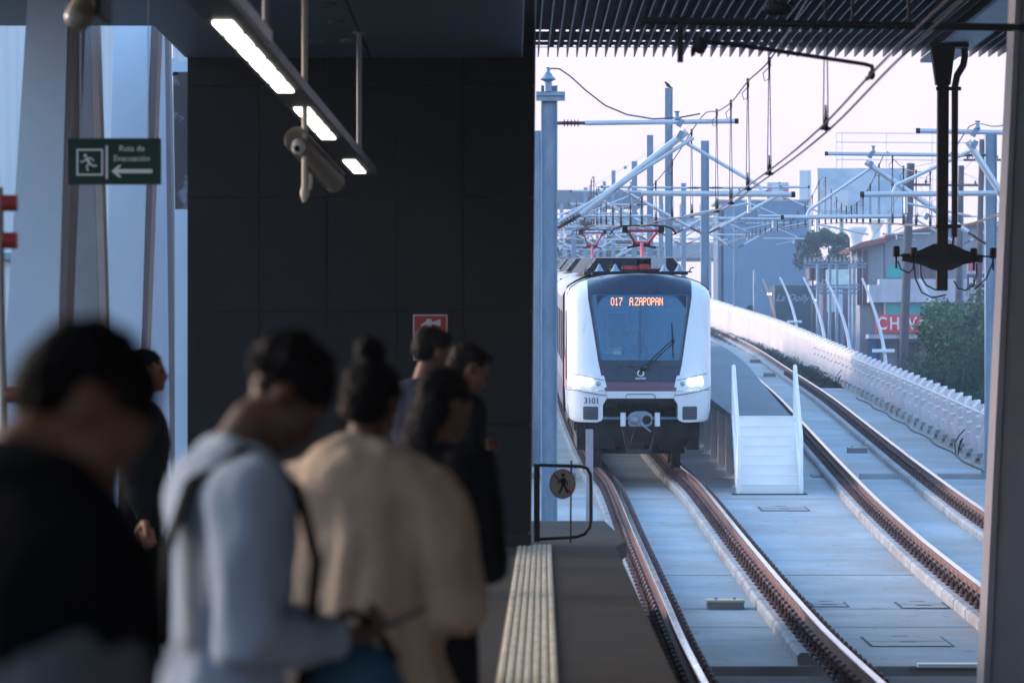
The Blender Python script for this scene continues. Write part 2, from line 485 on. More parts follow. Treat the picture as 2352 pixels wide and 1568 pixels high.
# low concrete cross beams and yellow-topped boxes on the deck
def deck_item(px, py, w_, d, h, name, label, cat, m, group=None, topm=None):
    p = slab_at(px, py)
    r = thing(name, label, cat, p, group)
    b = MB(p); b.box(p.x-w_/2, p.x+w_/2, p.y, p.y+d, p.z-.01, p.z+h); b.build('body', m, r, bevel=.008)
    if topm:
        b = MB(p); b.box(p.x-w_/2-.01, p.x+w_/2+.01, p.y-.01, p.y+d+.01, p.z+h+.002, p.z+h+.035); b.build('lid', topm, r, bevel=.005)
        for q in (-1,1):
            b = MB(p); b.tube([(p.x+q*w_*.25,p.y+d/2,p.z+h+.03),(p.x+q*w_*.25,p.y+d/2,p.z+h+.06)],.02,8); b.build('bolt', M_galv, r)
M_yel = mat('yellowed_paint', (.50,.44,.30), .6, var=.15)
M_grey = mat('grey_box', (.22,.21,.21), .7, var=.1)
deck_item(1667,1399,.44,.35,.08,'junction_box','yellow topped grey box between the rails of the near track','box',M_grey,'boxes between the rails',M_yel)
deck_item(1970,1040,.42,.35,.10,'junction_box','yellow topped grey box between the rails of the far track near the white stairs','box',M_grey,'boxes between the rails',M_yel)
deck_item(1768,865,.42,.35,.12,'junction_box','small yellow topped box between the far rails left of the stair handrail','box',M_grey,'boxes between the rails',M_yel)
deck_item(1735,833,.42,.35,.12,'junction_box','smallest yellow topped box between the far rails beside the raised walkway','box',M_grey,'boxes between the rails',M_yel)
for y in (76.0,):
    b = MB(); b.box(xr(y)+1.15, xp(y)-.35, y, y+.3, zr(y)-SL-.01, zr(y)-SL+.10)
    top(b, 'cross_beam', M_conc, 'low concrete beam across the deck between the far track and the parapet', 'concrete beam', 'low beams across the deck')
    b = MB(); b.box(xr(y)-.38, xr(y)+.36, y, y+.3, zr(y)-SL-.01, zr(y)-SL+.10)
    top(b, 'cross_beam', M_conc, 'low concrete beam between the rails of the far track', 'concrete beam', 'low beams across the deck')
    b = MB(); b.box(-.1, xl(y)-1.2, y, y+.3, zr(y)-SL-.01, zr(y)-SL+.12)
    top(b, 'cross_beam', M_conc, 'low concrete beam left of the near track beside the mast', 'concrete beam', 'low beams across the deck')
M_gap = mat('dark_joint', (.05,.06,.07), .9, var=0)
def hatch(px0, px1, py0, py1, label):
    a = slab_at(px0, py1); b = slab_at(px1, py1); far = slab_at(px1, py0)
    x0, x1, y0_, y1_ = a.x, b.x, a.y, far.y
    zf = lambda y: zr(y)-SL
    r = thing('deck_hatch', label, 'hatch', ((x0+x1)/2, (y0_+y1_)/2, zf((y0_+y1_)/2)), 'cover hatches in the deck')
    def sheet(nm, m, xa, xb, ya, yb, dz):
        q = MB(r.location)
        q.add([(xa,ya,zf(ya)+dz),(xb,ya,zf(ya)+dz),(xb,yb,zf(yb)+dz),(xa,yb,zf(yb)+dz)], [(0,1,2,3)])
        q.build(nm, m, r)
    sheet('joint', M_gap, x0, x1, y0_, y1_, .006)
    ym = (y0_+y1_)/2; t = .035*(y0_/40)**1.0
    sheet('plate', M_conc, x0+.03, x1-.03, y0_+t*1.6, ym-t*.7, .011); sheet('plate', M_conc, x0+.03, x1-.03, ym+t*.7, y1_-t, .011)
    sheet('handle', M_gap, (x0+x1)/2-.09, (x0+x1)/2+.09, ym-t*1.5, ym-t*3.2, .016)
    sheet('handle', M_gap, (x0+x1)/2-.09, (x0+x1)/2+.09, y1_+t, y1_+t*3, .007)
hatch(1749,1862,1163,1173,'double cover hatch in the deck just in front of the white stairs')
hatch(1865,1953,1382,1394,'double cover hatch in the deck beside the right rail of the near track')
hatch(2070,2185,1382,1397,'double cover hatch in the deck left of the inner rail of the far track')
hatch(2000,2195,1462,1485,'largest cover hatch in the deck, nearest the station joint')
hatch(1866,1900,1090,1096,'small cover hatch beside the foot of the white stairs')
# joints across the deck
for py in (1146,1320,1398,1440,1048):
    p = slab_at(1600, py)
    q = MB(p); q.add([(-1,p.y,p.z+.004),(xl(p.y)+3.3,p.y,p.z+.004),(xl(p.y)+3.3,p.y+.05,p.z+.005),(-1,p.y+.05,p.z+.005)],[(0,1,2,3)])
    struct(q, 'deck_joint', M_gap)

# ---- raised emergency walkway in the middle
M_walk = mat('walkway_top', (.15,.18,.205), .85, var=.15, scale=.8, stretch=(1,.3,1), bump=.15)
root = thing('raised_walkway', 'long raised concrete walkway between the two tracks behind the white stairs', 'walkway', (4.7,73,zr(73)-SL))
wr = interp([(72.6,5.17),(80,5.42),(91,5.80),(111,6.50),(140,7.1),(180,7.6)])
zt = lambda y: zr(y)+1.05
m = MB(root.location); rings = []
y = 72.6
while y <= 176:
    rings.append([(4.12,y,zt(y)),(wr(y),y,zt(y)),(wr(y),y,zt(y)-.12),(4.12,y,zt(y)-.12)]); y += 3
m.loft(rings); m.build('walking_surface', M_walk, root)
for k in range(26):
    y = 73.2+k*3.0
    m = MB(root.location)
    m.box(4.16,4.30,y,y+.12,zr(y)-SL-.05,zt(y)-.12); m.box(4.12,4.34,y-.03,y+.15,zr(y)-SL-.02,zr(y)-SL+.03)
    m.box(4.22,4.28,y+.12,y+1.5,zt(y)-.5,zt(y)-.12)
    m.build('post', M_white, root)
    m = MB(root.location); x = wr(y)-.12
    m.box(x-.14,x,y,y+.12,zr(y)-SL-.05,zt(y)-.12); m.build('post', M_white, root)
m = MB(root.location)
m.loft([[(4.3,y,zt(y)-.122),(4.36,y,zt(y)-.122),(4.36,y,zr(y)-SL+.1),(4.3,y,zr(y)-SL+.1)] for y in [73+4*k for k in range(25)]])
m.build('side_panel', mat('side_panel', (.42,.43,.46), .6, c2=(.30,.31,.35), scale=1, stretch=(1,2,.2)), root)
m = MB(root.location); m.box(4.13,wr(73)-.02,72.62,72.7,zt(72.6)-.35,zt(72.6)-.002); m.build('end_panel', M_white, root)

# ---- white stairs
sp = Vector((4.67,71.0,zr(71)-SL))
st = thing('steel_stairs', 'white steel stairs with handrails leading up to the raised walkway', 'stairs', sp)
nst = 8; H_ = zt(72.6)-sp.z; run = (72.58-71.0)/nst
for k in range(nst):
    zk = sp.z+H_*(k)/nst
    m = MB(sp); m.box(4.14,5.20,71.0+run*k,71.0+run*k+.012,zk,zk+H_/nst-.012); m.build('riser', M_white, st)
    m = MB(sp); m.box(4.14,5.20,71.0+run*k-.006,71.0+run*(k+1)+.005,zk+H_/nst-.012,zk+H_/nst+.008); m.build('tread', M_white, st, bevel=.004)
for x in (4.10,5.235):
    m = MB(sp); m.prism([(70.92,sp.z),(71.2,sp.z),(72.6,sp.z+H_-.12),(72.6,sp.z+H_+.03),(71.0,sp.z+.32),(70.92,sp.z+.3)],'x',x-.035,x+.035); m.build('stringer', M_white, st)
    m = MB(sp)
    m.tube([(x,70.97,sp.z+.25),(x,70.97,sp.z+1.0),(x,71.02,sp.z+1.06),(x,72.55,sp.z+H_+.93),(x,72.6,sp.z+H_+.9),(x,72.6,sp.z+H_-.1)],.036,10); m.build('handrail', M_white, st, smooth=True)
    m = MB(sp)
    for q in range(1,5): m.tube([(x,70.97+.33*q,sp.z+.2+.3*q),(x,70.97+.33*q,sp.z+1.0+.38*q*.8)],.012,6)
    m.build('baluster', M_white, st)
m = MB(sp); m.box(3.98,5.34,70.85,71.2,sp.z-.005,sp.z+.016); m.build('base_plate', M_dark, st)
for sx in (3.99,5.27):
    for sy in (0,):
        m = MB(sp); m.lathe((sx+.02,70.9,sp.z+.016),[(.02,0),(.02,.02),(.01,.02),(.01,.05)],8); m.build('bolt', M_galv, st)

# ================================================================== MASTS
def hcol(mb, x, y, z0, z1, w_=.25, t=.02):
    h = w_/2
    t=t*.9; mb.prism([(x-h,y-h),(x-h+t,y-h),(x-h+t,y-h*.35),(x+h-t,y-h*.35),(x+h-t,y-h),(x+h,y-h),(x+h,y+h),(x+h-t,y+h),(x+h-t,y-h*.35+t),(x-h+t,y-h*.35+t),(x-h+t,y+h),(x-h,y+h)],'z',z0,z1)
def insul(mb, a, b, n=5, r=.07):
    a = Vector(a); b = Vector(b); d = (b-a)
    pts = []; rs = []
    mb.tube([a,b], r*.38, 8)
    for i in range(n):
        c = a+d*(.25+.5*i/(n-1)); e = d.normalized()*.012
        mb.tube([c-e,c,c+e], [r*.4,r,r*.4], 10)
def mast(x, y, ztop, label, w_=.25, side=0, reach=2.2, zoff=0, extra=0, hcw=4.5, two=False, detail=True, ztop_arm=None):
    z0 = zr(y)-SL
    root = thing('catenary_mast', label, 'catenary mast', (x,y,z0), 'catenary masts along the viaduct')
    o = root.location
    m = MB(o); hcol(m,x,y,z0+.02,ztop,w_); m.build('column', M_galv, root)
    m = MB(o); m.box(x-w_*.85,x+w_*.85,y-w_*.85,y+w_*.85,z0,z0+.03)
    for a in (-1,1):
        for b in (-1,1): m.lathe((x+a*w_*.7,y+b*w_*.7,z0+.03),[(.03,0),(.03,.05),(.015,.05),(.015,.12)],8)
    m.build('base_plate', M_galv, root)
    for sd in ((-1,1) if two else (side,)):
        if not sd: continue
        zc = zr(y)+hcw; zm = zc+1.25
        if ztop_arm: zm = ztop_arm
        xa = x+sd*w_/2; yy = y-w_/2-.03
        ex = x+sd*(reach+.9)
        m = MB(o); m.tube([(xa+sd*.42,yy,zm),(ex,yy,zm+.03)],.038,10); tt_=m.build('top_tube', M_tube, root, smooth=True); m = MB(o); m.tube([(ex-sd*.02,yy,zm+.03),(ex+sd*.04,yy,zm+.03)],.042,10); m.build('end_cap', M_dark, tt_)
        m = MB(o); insul(m,(xa,yy,zm),(xa+sd*.42,yy,zm)); m.build('insulator', M_ins, root)
        zb = zc+.1-.25
        xt = x+sd*(reach+.15); ztp = zm-.13
        m = MB(o); m.tube([(xa+sd*.35,yy,zb+(ztp-zb)*.14),(xt,yy,ztp)],.055,10); m.build('diagonal_tube', M_tube, root, smooth=True)
        m = MB(o); insul(m,(xa,yy,zb),(xa+sd*.35,yy,zb+(ztp-zb)*.14)); m.build('insulator', M_ins, root)
        m = MB(o); zr_ = zc+.38
        m.tube([(x+sd*(reach*.72),yy-.07,zr_),(x+sd*(reach+1.75),yy-.07,zr_-.02)],.042,10); tt_=m.build('registration_tube', M_tube, root, smooth=True); m = MB(o); m.tube([(x+sd*(reach+1.74),yy-.07,zr_-.02),(x+sd*(reach+1.80),yy-.07,zr_-.02)],.047,10); m.build('end_cap', M_dark, tt_)
        m = MB(o); m.tube([(x+sd*(reach+.05),yy,ztp-.12),(x+sd*(reach+1.25),yy,zr_+.12),(x+sd*(reach+1.30),yy-.05,zr_)],.028,8); m.build('stay_tube', M_tube, root, smooth=True)
        m = MB(o); m.tube([(x+sd*(reach+1.1),yy-.05,zr_-.3),(x+sd*(reach+1.1),yy-.05,zr_)],.03,8)
        m.tube([(x+sd*(reach+1.1),yy-.05,zr_-.15),(x+sd*(reach+.1),yy-.05,zc+.03)],.018,8); m.build('steady_arm', M_tube, root, smooth=True)
        m = MB(o)
        for cxx, cz in ((x+sd*(reach+.05),zm),(xt-sd*.1,ztp-.05),(x+sd*(reach*.55),zr_)):
            m = MB(o); m.cbox((cxx,yy-.02,cz),.08,.10,.12,Euler((0,.5,0))); m.build('clamp', M_galv, root)
        m = MB(o); m.lathe((x+sd*reach,yy,zm+.03),[(.03,0),(.045,.04),(.03,.08),(.03,.13),(.05,.15)],10)
        m.build('wire_support', M_galv, root)
    return root

# nearest mast, beside the platform wall
X1 = (1261.5-CX)/150; Y1 = F/150
r1 = mast(X1, Y1, EYE+(HY-197)/150, 'tall grey steel mast with insulator on top, just right of the dark wall', side=1, reach=1.95, ztop_arm=EYE+(HY-284)/150, hcw=4.55)
o = r1.location
m = MB(o); zt_ = EYE+(HY-197)/150
m.box(X1-.20,X1+.24,Y1-.18,Y1-.13,zt_-.16,zt_-.10); m.box(X1-.20,X1+.24,Y1-.14,Y1-.13,zt_-.24,zt_-.10); m.build('cross_bracket', M_galv, r1)
m = MB(o); m.lathe((X1-.02,Y1-.15,zt_-.1),[(.06,0),(.06,.14),(.05,.15),(.125,.19),(.07,.24),(.06,.27),(.03,.3),(.02,.34),(.03,.37)],14); m.build('insulator', M_galv, r1, smooth=True)
m = MB(o); m.tube([(X1+.14,Y1-.16,EYE+(HY-512)/150),(X1+2.2,Y1-.2,EYE+(HY-318)/150)],.03,10); m.build('diagonal_tube', M_tube, r1, smooth=True)

defs = [  # px, top py, scale, side
 (1231,300,112,0,'thin grey mast seen in the gap right beside the dark wall'),
 (1536,202,70,1,'tallest grey mast between the tracks with a bird on top'),
 (1493,310,58,-1,'dark grey mast left of the tallest one, behind the train roof'),
 (1619,323,74,1,'grey mast between the tracks right of the tallest one'),
 (1457,370,50,-1,'slim distant mast above the rear pantograph'),
 (1409,391,36,-1,'small distant mast left of the pantographs'),
 (1388,416,29,1,'smallest and most distant mast on the left')]
masts = []
for i, (px, pt, s_, sd, lb) in enumerate(defs):
    X = (px-CX)/s_; Y = F/s_
    masts.append(mast(X, Y, EYE+(HY-pt)/s_, lb, side=sd, two=(i in (1,3,5)), reach=2.3, hcw=4.85))
XR = (2275.5-CX)/118; YR = F/118
mr = mast(XR, YR, EYE+(HY-305)/118, 'grey steel mast on the right standing in front of the white parapet', side=-1, reach=2.3, ztop_arm=EYE+(HY-357)/118, hcw=4.4, w_=.22)
mast((2400-CX)/150, F/150, EYE+(HY-250)/150, 'mast hidden behind the near right column whose tubes reach into view', side=-1, reach=1.05, hcw=4.55, ztop_arm=EYE+(HY-306)/150)
# more tubes of the far catenary
for px, s_, pt, lb in ((2207,45,380,'far mast beyond the hanging post'),(1690,40,470,'distant mast above the blue wall'),(1345,33,430,'far mast left of the rear pantograph'),(1570,44,420,'distant mast just right of the tallest one'),(1318,47,455,'thin distant mast above the left end of the train roof'),(1518,39,448,'thin distant mast behind the tallest one'),(1372,26,450,'tiny mast far behind the rear pantograph')):
    mast((px-CX)/s_, F/s_, EYE+(HY-pt)/s_, lb, side=-1 if px > 1600 else 1, two=True, hcw=5.0)

# bird on the tallest mast
bx, by, bz = (1536-CX)/70, F/70, EYE+(HY-202)/70
m = MB((bx,by,bz))
m.sphere((bx-.03,by,bz+.10),.10,.06,.06,12,Euler((0,R(45),0)).to_matrix())
m.sphere((bx-.10,by,bz+.18),.04,.035,.035,10)
m.tube([(bx-.13,by,bz+.185),(bx-.19,by,bz+.20)],[.012,.003],6)
m.tube([(bx+.02,by,bz+.05),(bx+.14,by,bz-.02)],[.04,.015],8)
m.tube([(bx-.03,by-.02,bz+.06),(bx-.03,by-.02,bz)],.006,5); m.tube([(bx,by+.02,bz+.06),(bx,by+.02,bz)],.006,5)
tag(m.build('bird', M_black, None, smooth=True), 'small dark bird perched on top of the tallest mast', 'bird')

# ================================================================== OVERHEAD LINES
def line(label, cpts, mpts, drops, rw=.010, pair=.05):
    """cpts/mpts: control points of contact / messenger wire as (X,Y,Z)"""
    o = Vector(cpts[0])
    root = thing('overhead_line', label, 'overhead line', o, 'overhead contact lines')
    fx = interp([(p[1],p[0]) for p in cpts]); fz = interp([(p[1],p[2]) for p in cpts])
    gx = interp([(p[1],p[0]) for p in mpts]); gz = interp([(p[1],p[2]) for p in mpts])
    ys = []; y = cpts[0][1]
    while y < cpts[-1][1]: ys.append(y); y += max(.8, y*.02)
    ys.append(cpts[-1][1])
    for k in range(2):
        m = MB(o); m.tube([(fx(y)+pair*(k-.5)*2, y, fz(y)+.01*k) for y in ys], rw, 6); m.build('contact_wire', M_wire, root)
    m = MB(o); m.tube([(gx(y), y, gz(y)) for y in ys if mpts[0][1] <= y <= mpts[-1][1]], rw, 6); m.build('messenger_wire', M_wire, root)
    for y in drops:
        m = MB(o)
        for k in (-1,1):
            m.tube([(fx(y)+k*.020, y, fz(y)+.04), (gx(y)+k*.005, y, gz(y)-.05)], .0055, 5)
        m.lathe((fx(y), y, fz(y)),[(.012,-.02),(.026,0),(.018,.05),(.012,.10),(.007,.2)],7); m.tube([(fx(y)-.045,y,fz(y)),(fx(y)+.045,y,fz(y))],.014,6)
        m.lathe((gx(y), y, gz(y)),[(.006,-.2),(.010,-.12),(.016,-.05),(.020,.02),(.01,.04)],7)
        m.tube([(gx(y)+.02,y,gz(y)-.05),(gx(y)-.07,y,gz(y)-.14),(gx(y)-.05,y,gz(y)-.22),(gx(y),y,gz(y)-.2)],.006,5)
        m.build('dropper', M_dark, root)
def Q(px, py, s_): return tuple(P(px,py,s_))
def messenger(fx, fz, sups, near):
    """points over the contact wire: near = [(Y, height)], sups = [(Y, height at support, mid-span height)]"""
    pts=[(fx(y),y,fz(y)+h) for y,h in near]
    for (ya,ha,ma),(yb,hb,_) in zip(sups[:-1],sups[1:]):
        n=7
        for k in range(n):
            t=k/n; d=(ha+hb)/2-ma; y=ya+(yb-ya)*t
            pts.append((fx(y),y,fz(y)+ha+(hb-ha)*t-4*d*t*(1-t)))
    y=sups[-1][0]; pts.append((fx(y),y,fz(y)+sups[-1][1]))
    return pts
def cw(tab): return interp([(t[1],t[0]) for t in tab]), interp([(t[1],t[2]) for t in tab])
c1 = [(2.52,18,3.72),(2.55,26.1,3.70),(2.64,33,3.68),(2.85,47.4,3.90),(3.0,58.1,4.10),(2.72,68,4.42),(2.47,77,4.66),(2.2,95,5.45),(2.24,115.5,6.22),(2.5,150,zr(150)+4.85),(1.9,190,zr(190)+4.9),(2.6,235,zr(235)+4.9),(2.0,290,zr(290)+4.9)]
dr1 = [33,42.3,47.4,53,57.5] + [63+4.2*k for k in range(22)]
fx,fz = cw(c1)
line('overhead line above the near track with droppers, ending over the train pantographs', c1,
     messenger(fx,fz,[(60,1.56,.4),(107,1.35,.4),(150,1.3,.4),(200,1.3,.4),(245,1.3,.4),(289,1.3,.4)],[(26,1.6),(33,1.38),(42.3,1.22),(47.4,1.3),(53,1.36),(58,1.48)]), dr1)
c2 = [(6.4,30,3.95),(6.6,45,3.96),(7.0,60,4.0),(7.3,76.3,4.69),(8.8,111,6.13),(9.2,150,zr(150)+4.85),(11.0,200,zr(200)+4.9),(12.3,260,zr(260)+4.9),(12.6,300,zr(300)+4.9)]
fx,fz = cw(c2)
line('overhead line above the far track with droppers, crossing behind the hanging post', c2,
     messenger(fx,fz,[(30,1.4,1.0),(60,1.5,.95),(76.3,1.4,.37),(111,1.35,.35),(150,1.3,.35),(200,1.3,.35),(260,1.3,.35),(299,1.3,.35)],[]), [64+2.7*k for k in range(5)]+[79+3.4*k for k in range(24)])
# feeder cable from the top of the nearest mast
ins = (X1-.02, Y1-.15, zt_+.27)
pts = [Q(1258,163,150),Q(1266,157,150),Q(1285,158,150),Q(1310,175,150),Q(1345,207,150),Q(1390,242,150),Q(1440,263,150),Q(1500,273,150),Q(1560,270,150),Q(1608,261,150)]
c = MB(); c.tube(pts,.012,6); top(c,'feeder_cable',M_wire,'drooping cable from the insulator on the nearest mast to the overhead line','cable', smooth=True)
# marker balls
for px, py, lb in ((1436,382,'small grey marker ball hanging on a thin wire left of the masts'),(2309,650/1.0,'dark ball on the wire beside the right mast')):
    p = P(px, 384 if px < 2000 else 650, 60); m = MB(p); m.sphere(p,.07,seg=12)
    m.tube([p+Vector((-2.5,0,-1.4)),p,p+Vector((2.5,0,1.6))] if px < 2000 else [p+Vector((-.9,0,1.3)),p,p+Vector((1.2,0,-.5))],.006,5)
    tag(m.build('wire_ball', M_galv, None, smooth=True), lb, 'marker ball')
# ================================================================== STATION
# platform
s = MB((0,20,-1.1))
prof = [(-9.0,-4.0),(.62,-4.0),(.67+.0074*37.2,37.2),(.80+.0074*38.4,38.4),(1.03-.02,44.3),(-9,44.3)]
s.loft([[(x,y,-1.3) for x,y in prof],[(x,y,-.16) for x,y in prof]]); struct(s,'platform_base',mat('platform_side',(.05,.05,.05),.8))
s = MB((0,20,0)); s.loft([[(x+(.04 if x>0 else 0),y+(.03 if y>40 else 0),-.16) for x,y in prof],[(x+(.04 if x>0 else 0),y+(.03 if y>40 else 0),0) for x,y in prof]])
struct(s,'platform',M_plat,bevel=.01)
# tactile strip
ts = thing('tactile_strip','long beige and yellow ribbed tactile strip running along the platform edge','tactile strip',(.1,25,0))
M_tac = mat('tactile', (.74,.68,.60), .6, c2=(.58,.46,.26), scale=2.5, thr=(.35,.6), stretch=(6,1,1))
M_tacb = mat('tactile_base', (.34,.27,.17), .65, c2=(.42,.36,.27), scale=5)
t0, t1 = -2.0, 37.3
f0 = lambda y: -.085+.0078*(y-20)+.0
m = MB(ts.location); y = t0
while y < t1:
    yb = min(y+.58,t1)
    m.loft([[(f0(y),y,.002),(f0(y)+.325,y,.002),(f0(y)+.325,y,.008),(f0(y),y,.008)],[(f0(yb),yb,.002),(f0(yb)+.325,yb,.002),(f0(yb)+.325,yb,.008),(f0(yb),yb,.008)]]); y += .6
m.build('tile_row', M_tacb, ts)
for k in range(7):
    m = MB(ts.location); y = t0
    while y < t1:
        yb = min(y+.58,t1); a = .012+k*.0455
        m.loft([[(f0(q)+a,q,.008),(f0(q)+a+.034,q,.008),(f0(q)+a+.028,q,.014),(f0(q)+a+.006,q,.014)] for q in (y,yb)]); y += .6
    m.build('rib', M_tac, ts)

# dark clad wall across the platform
WY = F/243
wx0 = (430-CX)/243; 
def wx1(z): # slightly leaning right edge
    py = HY-(z-EYE)*243
    return (1228-11*py/1250-CX)/243
root = thing('clad_wall','large dark slate clad wall closing off the end of the platform','wall',((wx0+.17)/2,WY,0))
o = root.location
m = MB(o); m.loft([[(wx0,WY+.02,z),(wx1(z)-.012,WY+.02,z),(wx1(z)-.012,WY+.55,z),(wx0,WY+.55,z)] for z in (0,2,4.5,6.2)]); m.build('core', M_black, root)
xs = [430,596,752,912,1065,1226]; ysr = [1253,1222,975,715,455,198,-60,-400]
for j in range(len(ysr)-1):
    z0, z1 = EYE+(HY-ysr[j])/243, EYE+(HY-ysr[j+1])/243
    for i in range(5):
        xa = (xs[i]-CX)/243+.008; 
        xb0 = (xs[i+1]-CX)/243-.008 if i < 4 else wx1(z0); xb1 = (xs[i+1]-CX)/243-.008 if i < 4 else wx1(z1)
        if j == 0: continue
        m = MB(o); m.loft([[(xa,WY-.02,z0+.008),(xb0,WY-.02,z0+.008),(xb0,WY+.015,z0+.008),(xa,WY+.015,z0+.008)],[(xa,WY-.02,z1-.008),(xb1,WY-.02,z1-.008),(xb1,WY+.015,z1-.008),(xa,WY+.015,z1-.008)]])
        m.build('slate_panel', M_wall, root, bevel=.004)
m = MB(o); m.box(wx0,wx1(0)+.01,WY-.035,WY+.015,0,.12); m.build('skirting', M_black, root)
m = MB(o); m.loft([[(wx1(z)-.012,WY-.01,z),(wx1(z)+.014,WY-.01,z),(wx1(z)+.014,WY+.56,z),(wx1(z)-.012,WY+.56,z)] for z in (0,2,4.5,6.2)]); m.build('corner_trim', mat('corner_trim',(.22,.18,.19),.5,var=.1), root)

# fire extinguisher sign
fs = thing('extinguisher_sign','red square fire extinguisher sign with white pictogram on the dark wall','sign',P(989,826,243)+Vector((0,-.03,0)))
o = fs.location
M_sred = mat('sign_red',(.36,.015,.02),.5,var=.05); M_swh = mat('sign_white',(.55,.55,.55),.5,var=.04)
def pz(px,py,dy): q = P(px,py,243); return (q.x, WY-.03-dy, q.z)
def plate(mb, x0,x1,y0,y1,dy,t=.004):
    a = pz(x0,y1,dy); b = pz(x1,y0,dy); mb.box(a[0],b[0],a[1]-t,a[1],a[2],b[2])
m = MB(o); plate(m,949,1028,722,827,0,.008); m.build('backing', M_swh, fs)
m = MB(o); plate(m,952,1025,725,797,.009); plate(m,952,1025,801,824,.009); m.build('panel', M_sred, fs)
m = MB(o)
def pp(poly, dy=.0145, t=.003): 
    q = [pz(x,y,dy) for x,y in poly]; m.loft([[(a,b,c) for a,b,c in q],[(a,b-t,c) for a,b,c in q]])
pp([(974,792),(974,762),(979,753),(993,753),(998,762),(998,792),(994,795),(978,795)])
pp([(980,751),(980,744),(968,750),(966,746),(978,738),(980,732),(990,732),(992,739),(1012,733),(1012,748),(992,744),(992,751)])
m.build('pictogram', M_swh, fs)
text_mesh('EXTINTOR',.065,'lettering',M_swh,fs,Vector(pz(988,813,.0155))-o,depth=.002)

# ---- ceiling above the platform
cz = EYE+(HY-133)/243
cl_ = MB((-2,20,cz)); cl_.prism([(-4.7,-6),(.10,-6),(.10,WY-.03),(wx0-.02,WY-.03),(wx0-.02,33.8),(-4.7,33.8)],'z',cz,cz+.45); struct(cl_,'ceiling',M_ceil,bevel=.01)
for k,(xa,xb) in enumerate([((915-CX)/243,(917-CX)/243+.01)]):
    q = MB((0,20,cz)); q.box(xa-.27,xa-.25,5,WY-.05,cz-.006,cz-.001); struct(q,'ceiling_joint',M_black)
M_spotl = mat('downlight_glass',(.35,.42,.48),.3,var=.05)
for px,py,lb in ((752,6,'small round recessed downlight nearest the top edge'),(776,47,'small round recessed downlight second from the top edge'),(803,90,'recessed downlight beside the thin hanging rod, closest to the dark wall'),(722,92,'recessed downlight left of the hanging rods')):
    s_ = (HY-py)/(cz-EYE); p = P(px,py,s_); p.z = cz
    r = thing('downlight',lb,'downlight',p,'recessed downlights in the dark ceiling')
    m = MB(p); m.lathe((p.x,p.y,cz-.001),[(.085,0),(.085,-.03),(.065,-.035),(.065,-.012)],16); m.build('trim_ring', M_ceil, r)
    m = MB(p); m.lathe((p.x,p.y,cz-.012),[(.062,0),(.062,-.008)],16); m.build('lens', M_spotl, r)

# ---- linear ceiling lamp
lz = EYE+1.96
lp = thing('linear_lamp','long suspended lamp trough with bright white panels running towards the dark wall','ceiling lamp',(-1.5,28,lz))
o = lp.location
lx = lambda y: -1.545+(y-21.3)*.0115
m = MB(o); m.loft([[(lx(y)-.10,y,lz+.004),(lx(y)+.12,y,lz+.004),(lx(y)+.12,y,lz+.08),(lx(y)-.10,y,lz+.08)] for y in (3,36.2)]); m.build('housing', mat('lamp_housing',(.035,.035,.035),.5,.2), lp, bevel=.004)
m = MB(o); m.loft([[(lx(y)+.122,y,lz+.02),(lx(y)+.15,y,lz+.02),(lx(y)+.15,y,lz+.09),(lx(y)+.122,y,lz+.09)] for y in (3,22.6)]); m.build('side_trim', M_white, lp)
M_lamp = mat('lamp_panel',(.9,.9,.85),.5,var=0,emit=(1.0,.96,.86),es=3.2)
for (a,b,n) in ((4.0,9.0,6),(10.5,14.5,5),(20.9,26.0,6),(27.4,30.9,4),(33.7,35.75,2)):  # the nearest groups are added out of view to warm the people
    for k in range(n):
        ya = a+(b-a)*k/n+.10; yb = a+(b-a)*(k+1)/n-.10
        m = MB(o); m.loft([[(lx(y)-.055,y,lz-.012),(lx(y)+.050,y,lz-.012),(lx(y)+.050,y,lz+.003),(lx(y)-.055,y,lz+.003)] for y in (ya,yb)]); m.build('light_panel', M_lamp, lp)
# hanging rods
M_rod = mat('rod_paint',(.34,.33,.34),.45,var=.05)
def rod(px0,py1,s_,w_,lb):
    p = P(px0,py1,s_); m = MB(p); m.tube([p,(p.x,p.y,cz)],w_/2/s_,10); m.tube([(p.x,p.y,cz-.015),(p.x,p.y,cz)],.06,12)
    m.tube([p,(p.x,p.y,p.z+.02)],.045,10)
    tag(m.build('hanging_rod',M_rod,None,smooth=True),lb,'hanging rod','rods holding the linear lamp')
rod(611,118,392,16,'thick pale rod from the ceiling down to the upper part of the linear lamp')
rod(825,362,262,12,'thin pale rod from the ceiling down to the far end of the linear lamp')

# ---- cctv pole with camera
M_cream = mat('cream_paint',(.66,.61,.49),.45,var=.06)
s_ = 330.0
cp = thing('camera_pole','cream painted pole hanging from the ceiling with a security camera on it','camera pole',P(699,462,s_))
o = cp.location
def S(px,py,dy=0): q = P(px,py,s_); return Vector((q.x,q.y+dy,q.z))
m = MB(o); m.tube([S(700,450),Vector((S(700,450).x,S(700,450).y,cz))],.021,12); m.tube([S(699,464),S(699,452),S(700,444),S(700,432),S(700,428)],[.012,.026,.034,.026,.02],12); m.build('pole',M_cream,cp,smooth=True)
m = MB(o); m.tube([S(700,438),S(712,432),S(714,415),S(712,398)],.014,8); m.build('bracket',M_cream,cp,smooth=True)
cc = thing('security_camera','cream bullet security camera with sun hood behind the hanging pole','security camera',S(722,395,.05))
o = cc.location
def bullet(mb, a, b, r0, r1):
    mb.tube([a, a+(b-a)*.05, b-(b-a)*.03, b],[r0*.85,r0,r1,r1*.7],14)
m = MB(o); bullet(m,S(692,332,-.05),S(766,414,.5),.060,.074); m.build('housing',mat('camera_taupe',(.26,.24,.19),.5,var=.1),cc,smooth=True)
m = MB(o); 
a = S(680,318,-.12); b = S(765,410,.45); d = (b-a).normalized(); u = Vector((d.z,0,-d.x)).normalized()
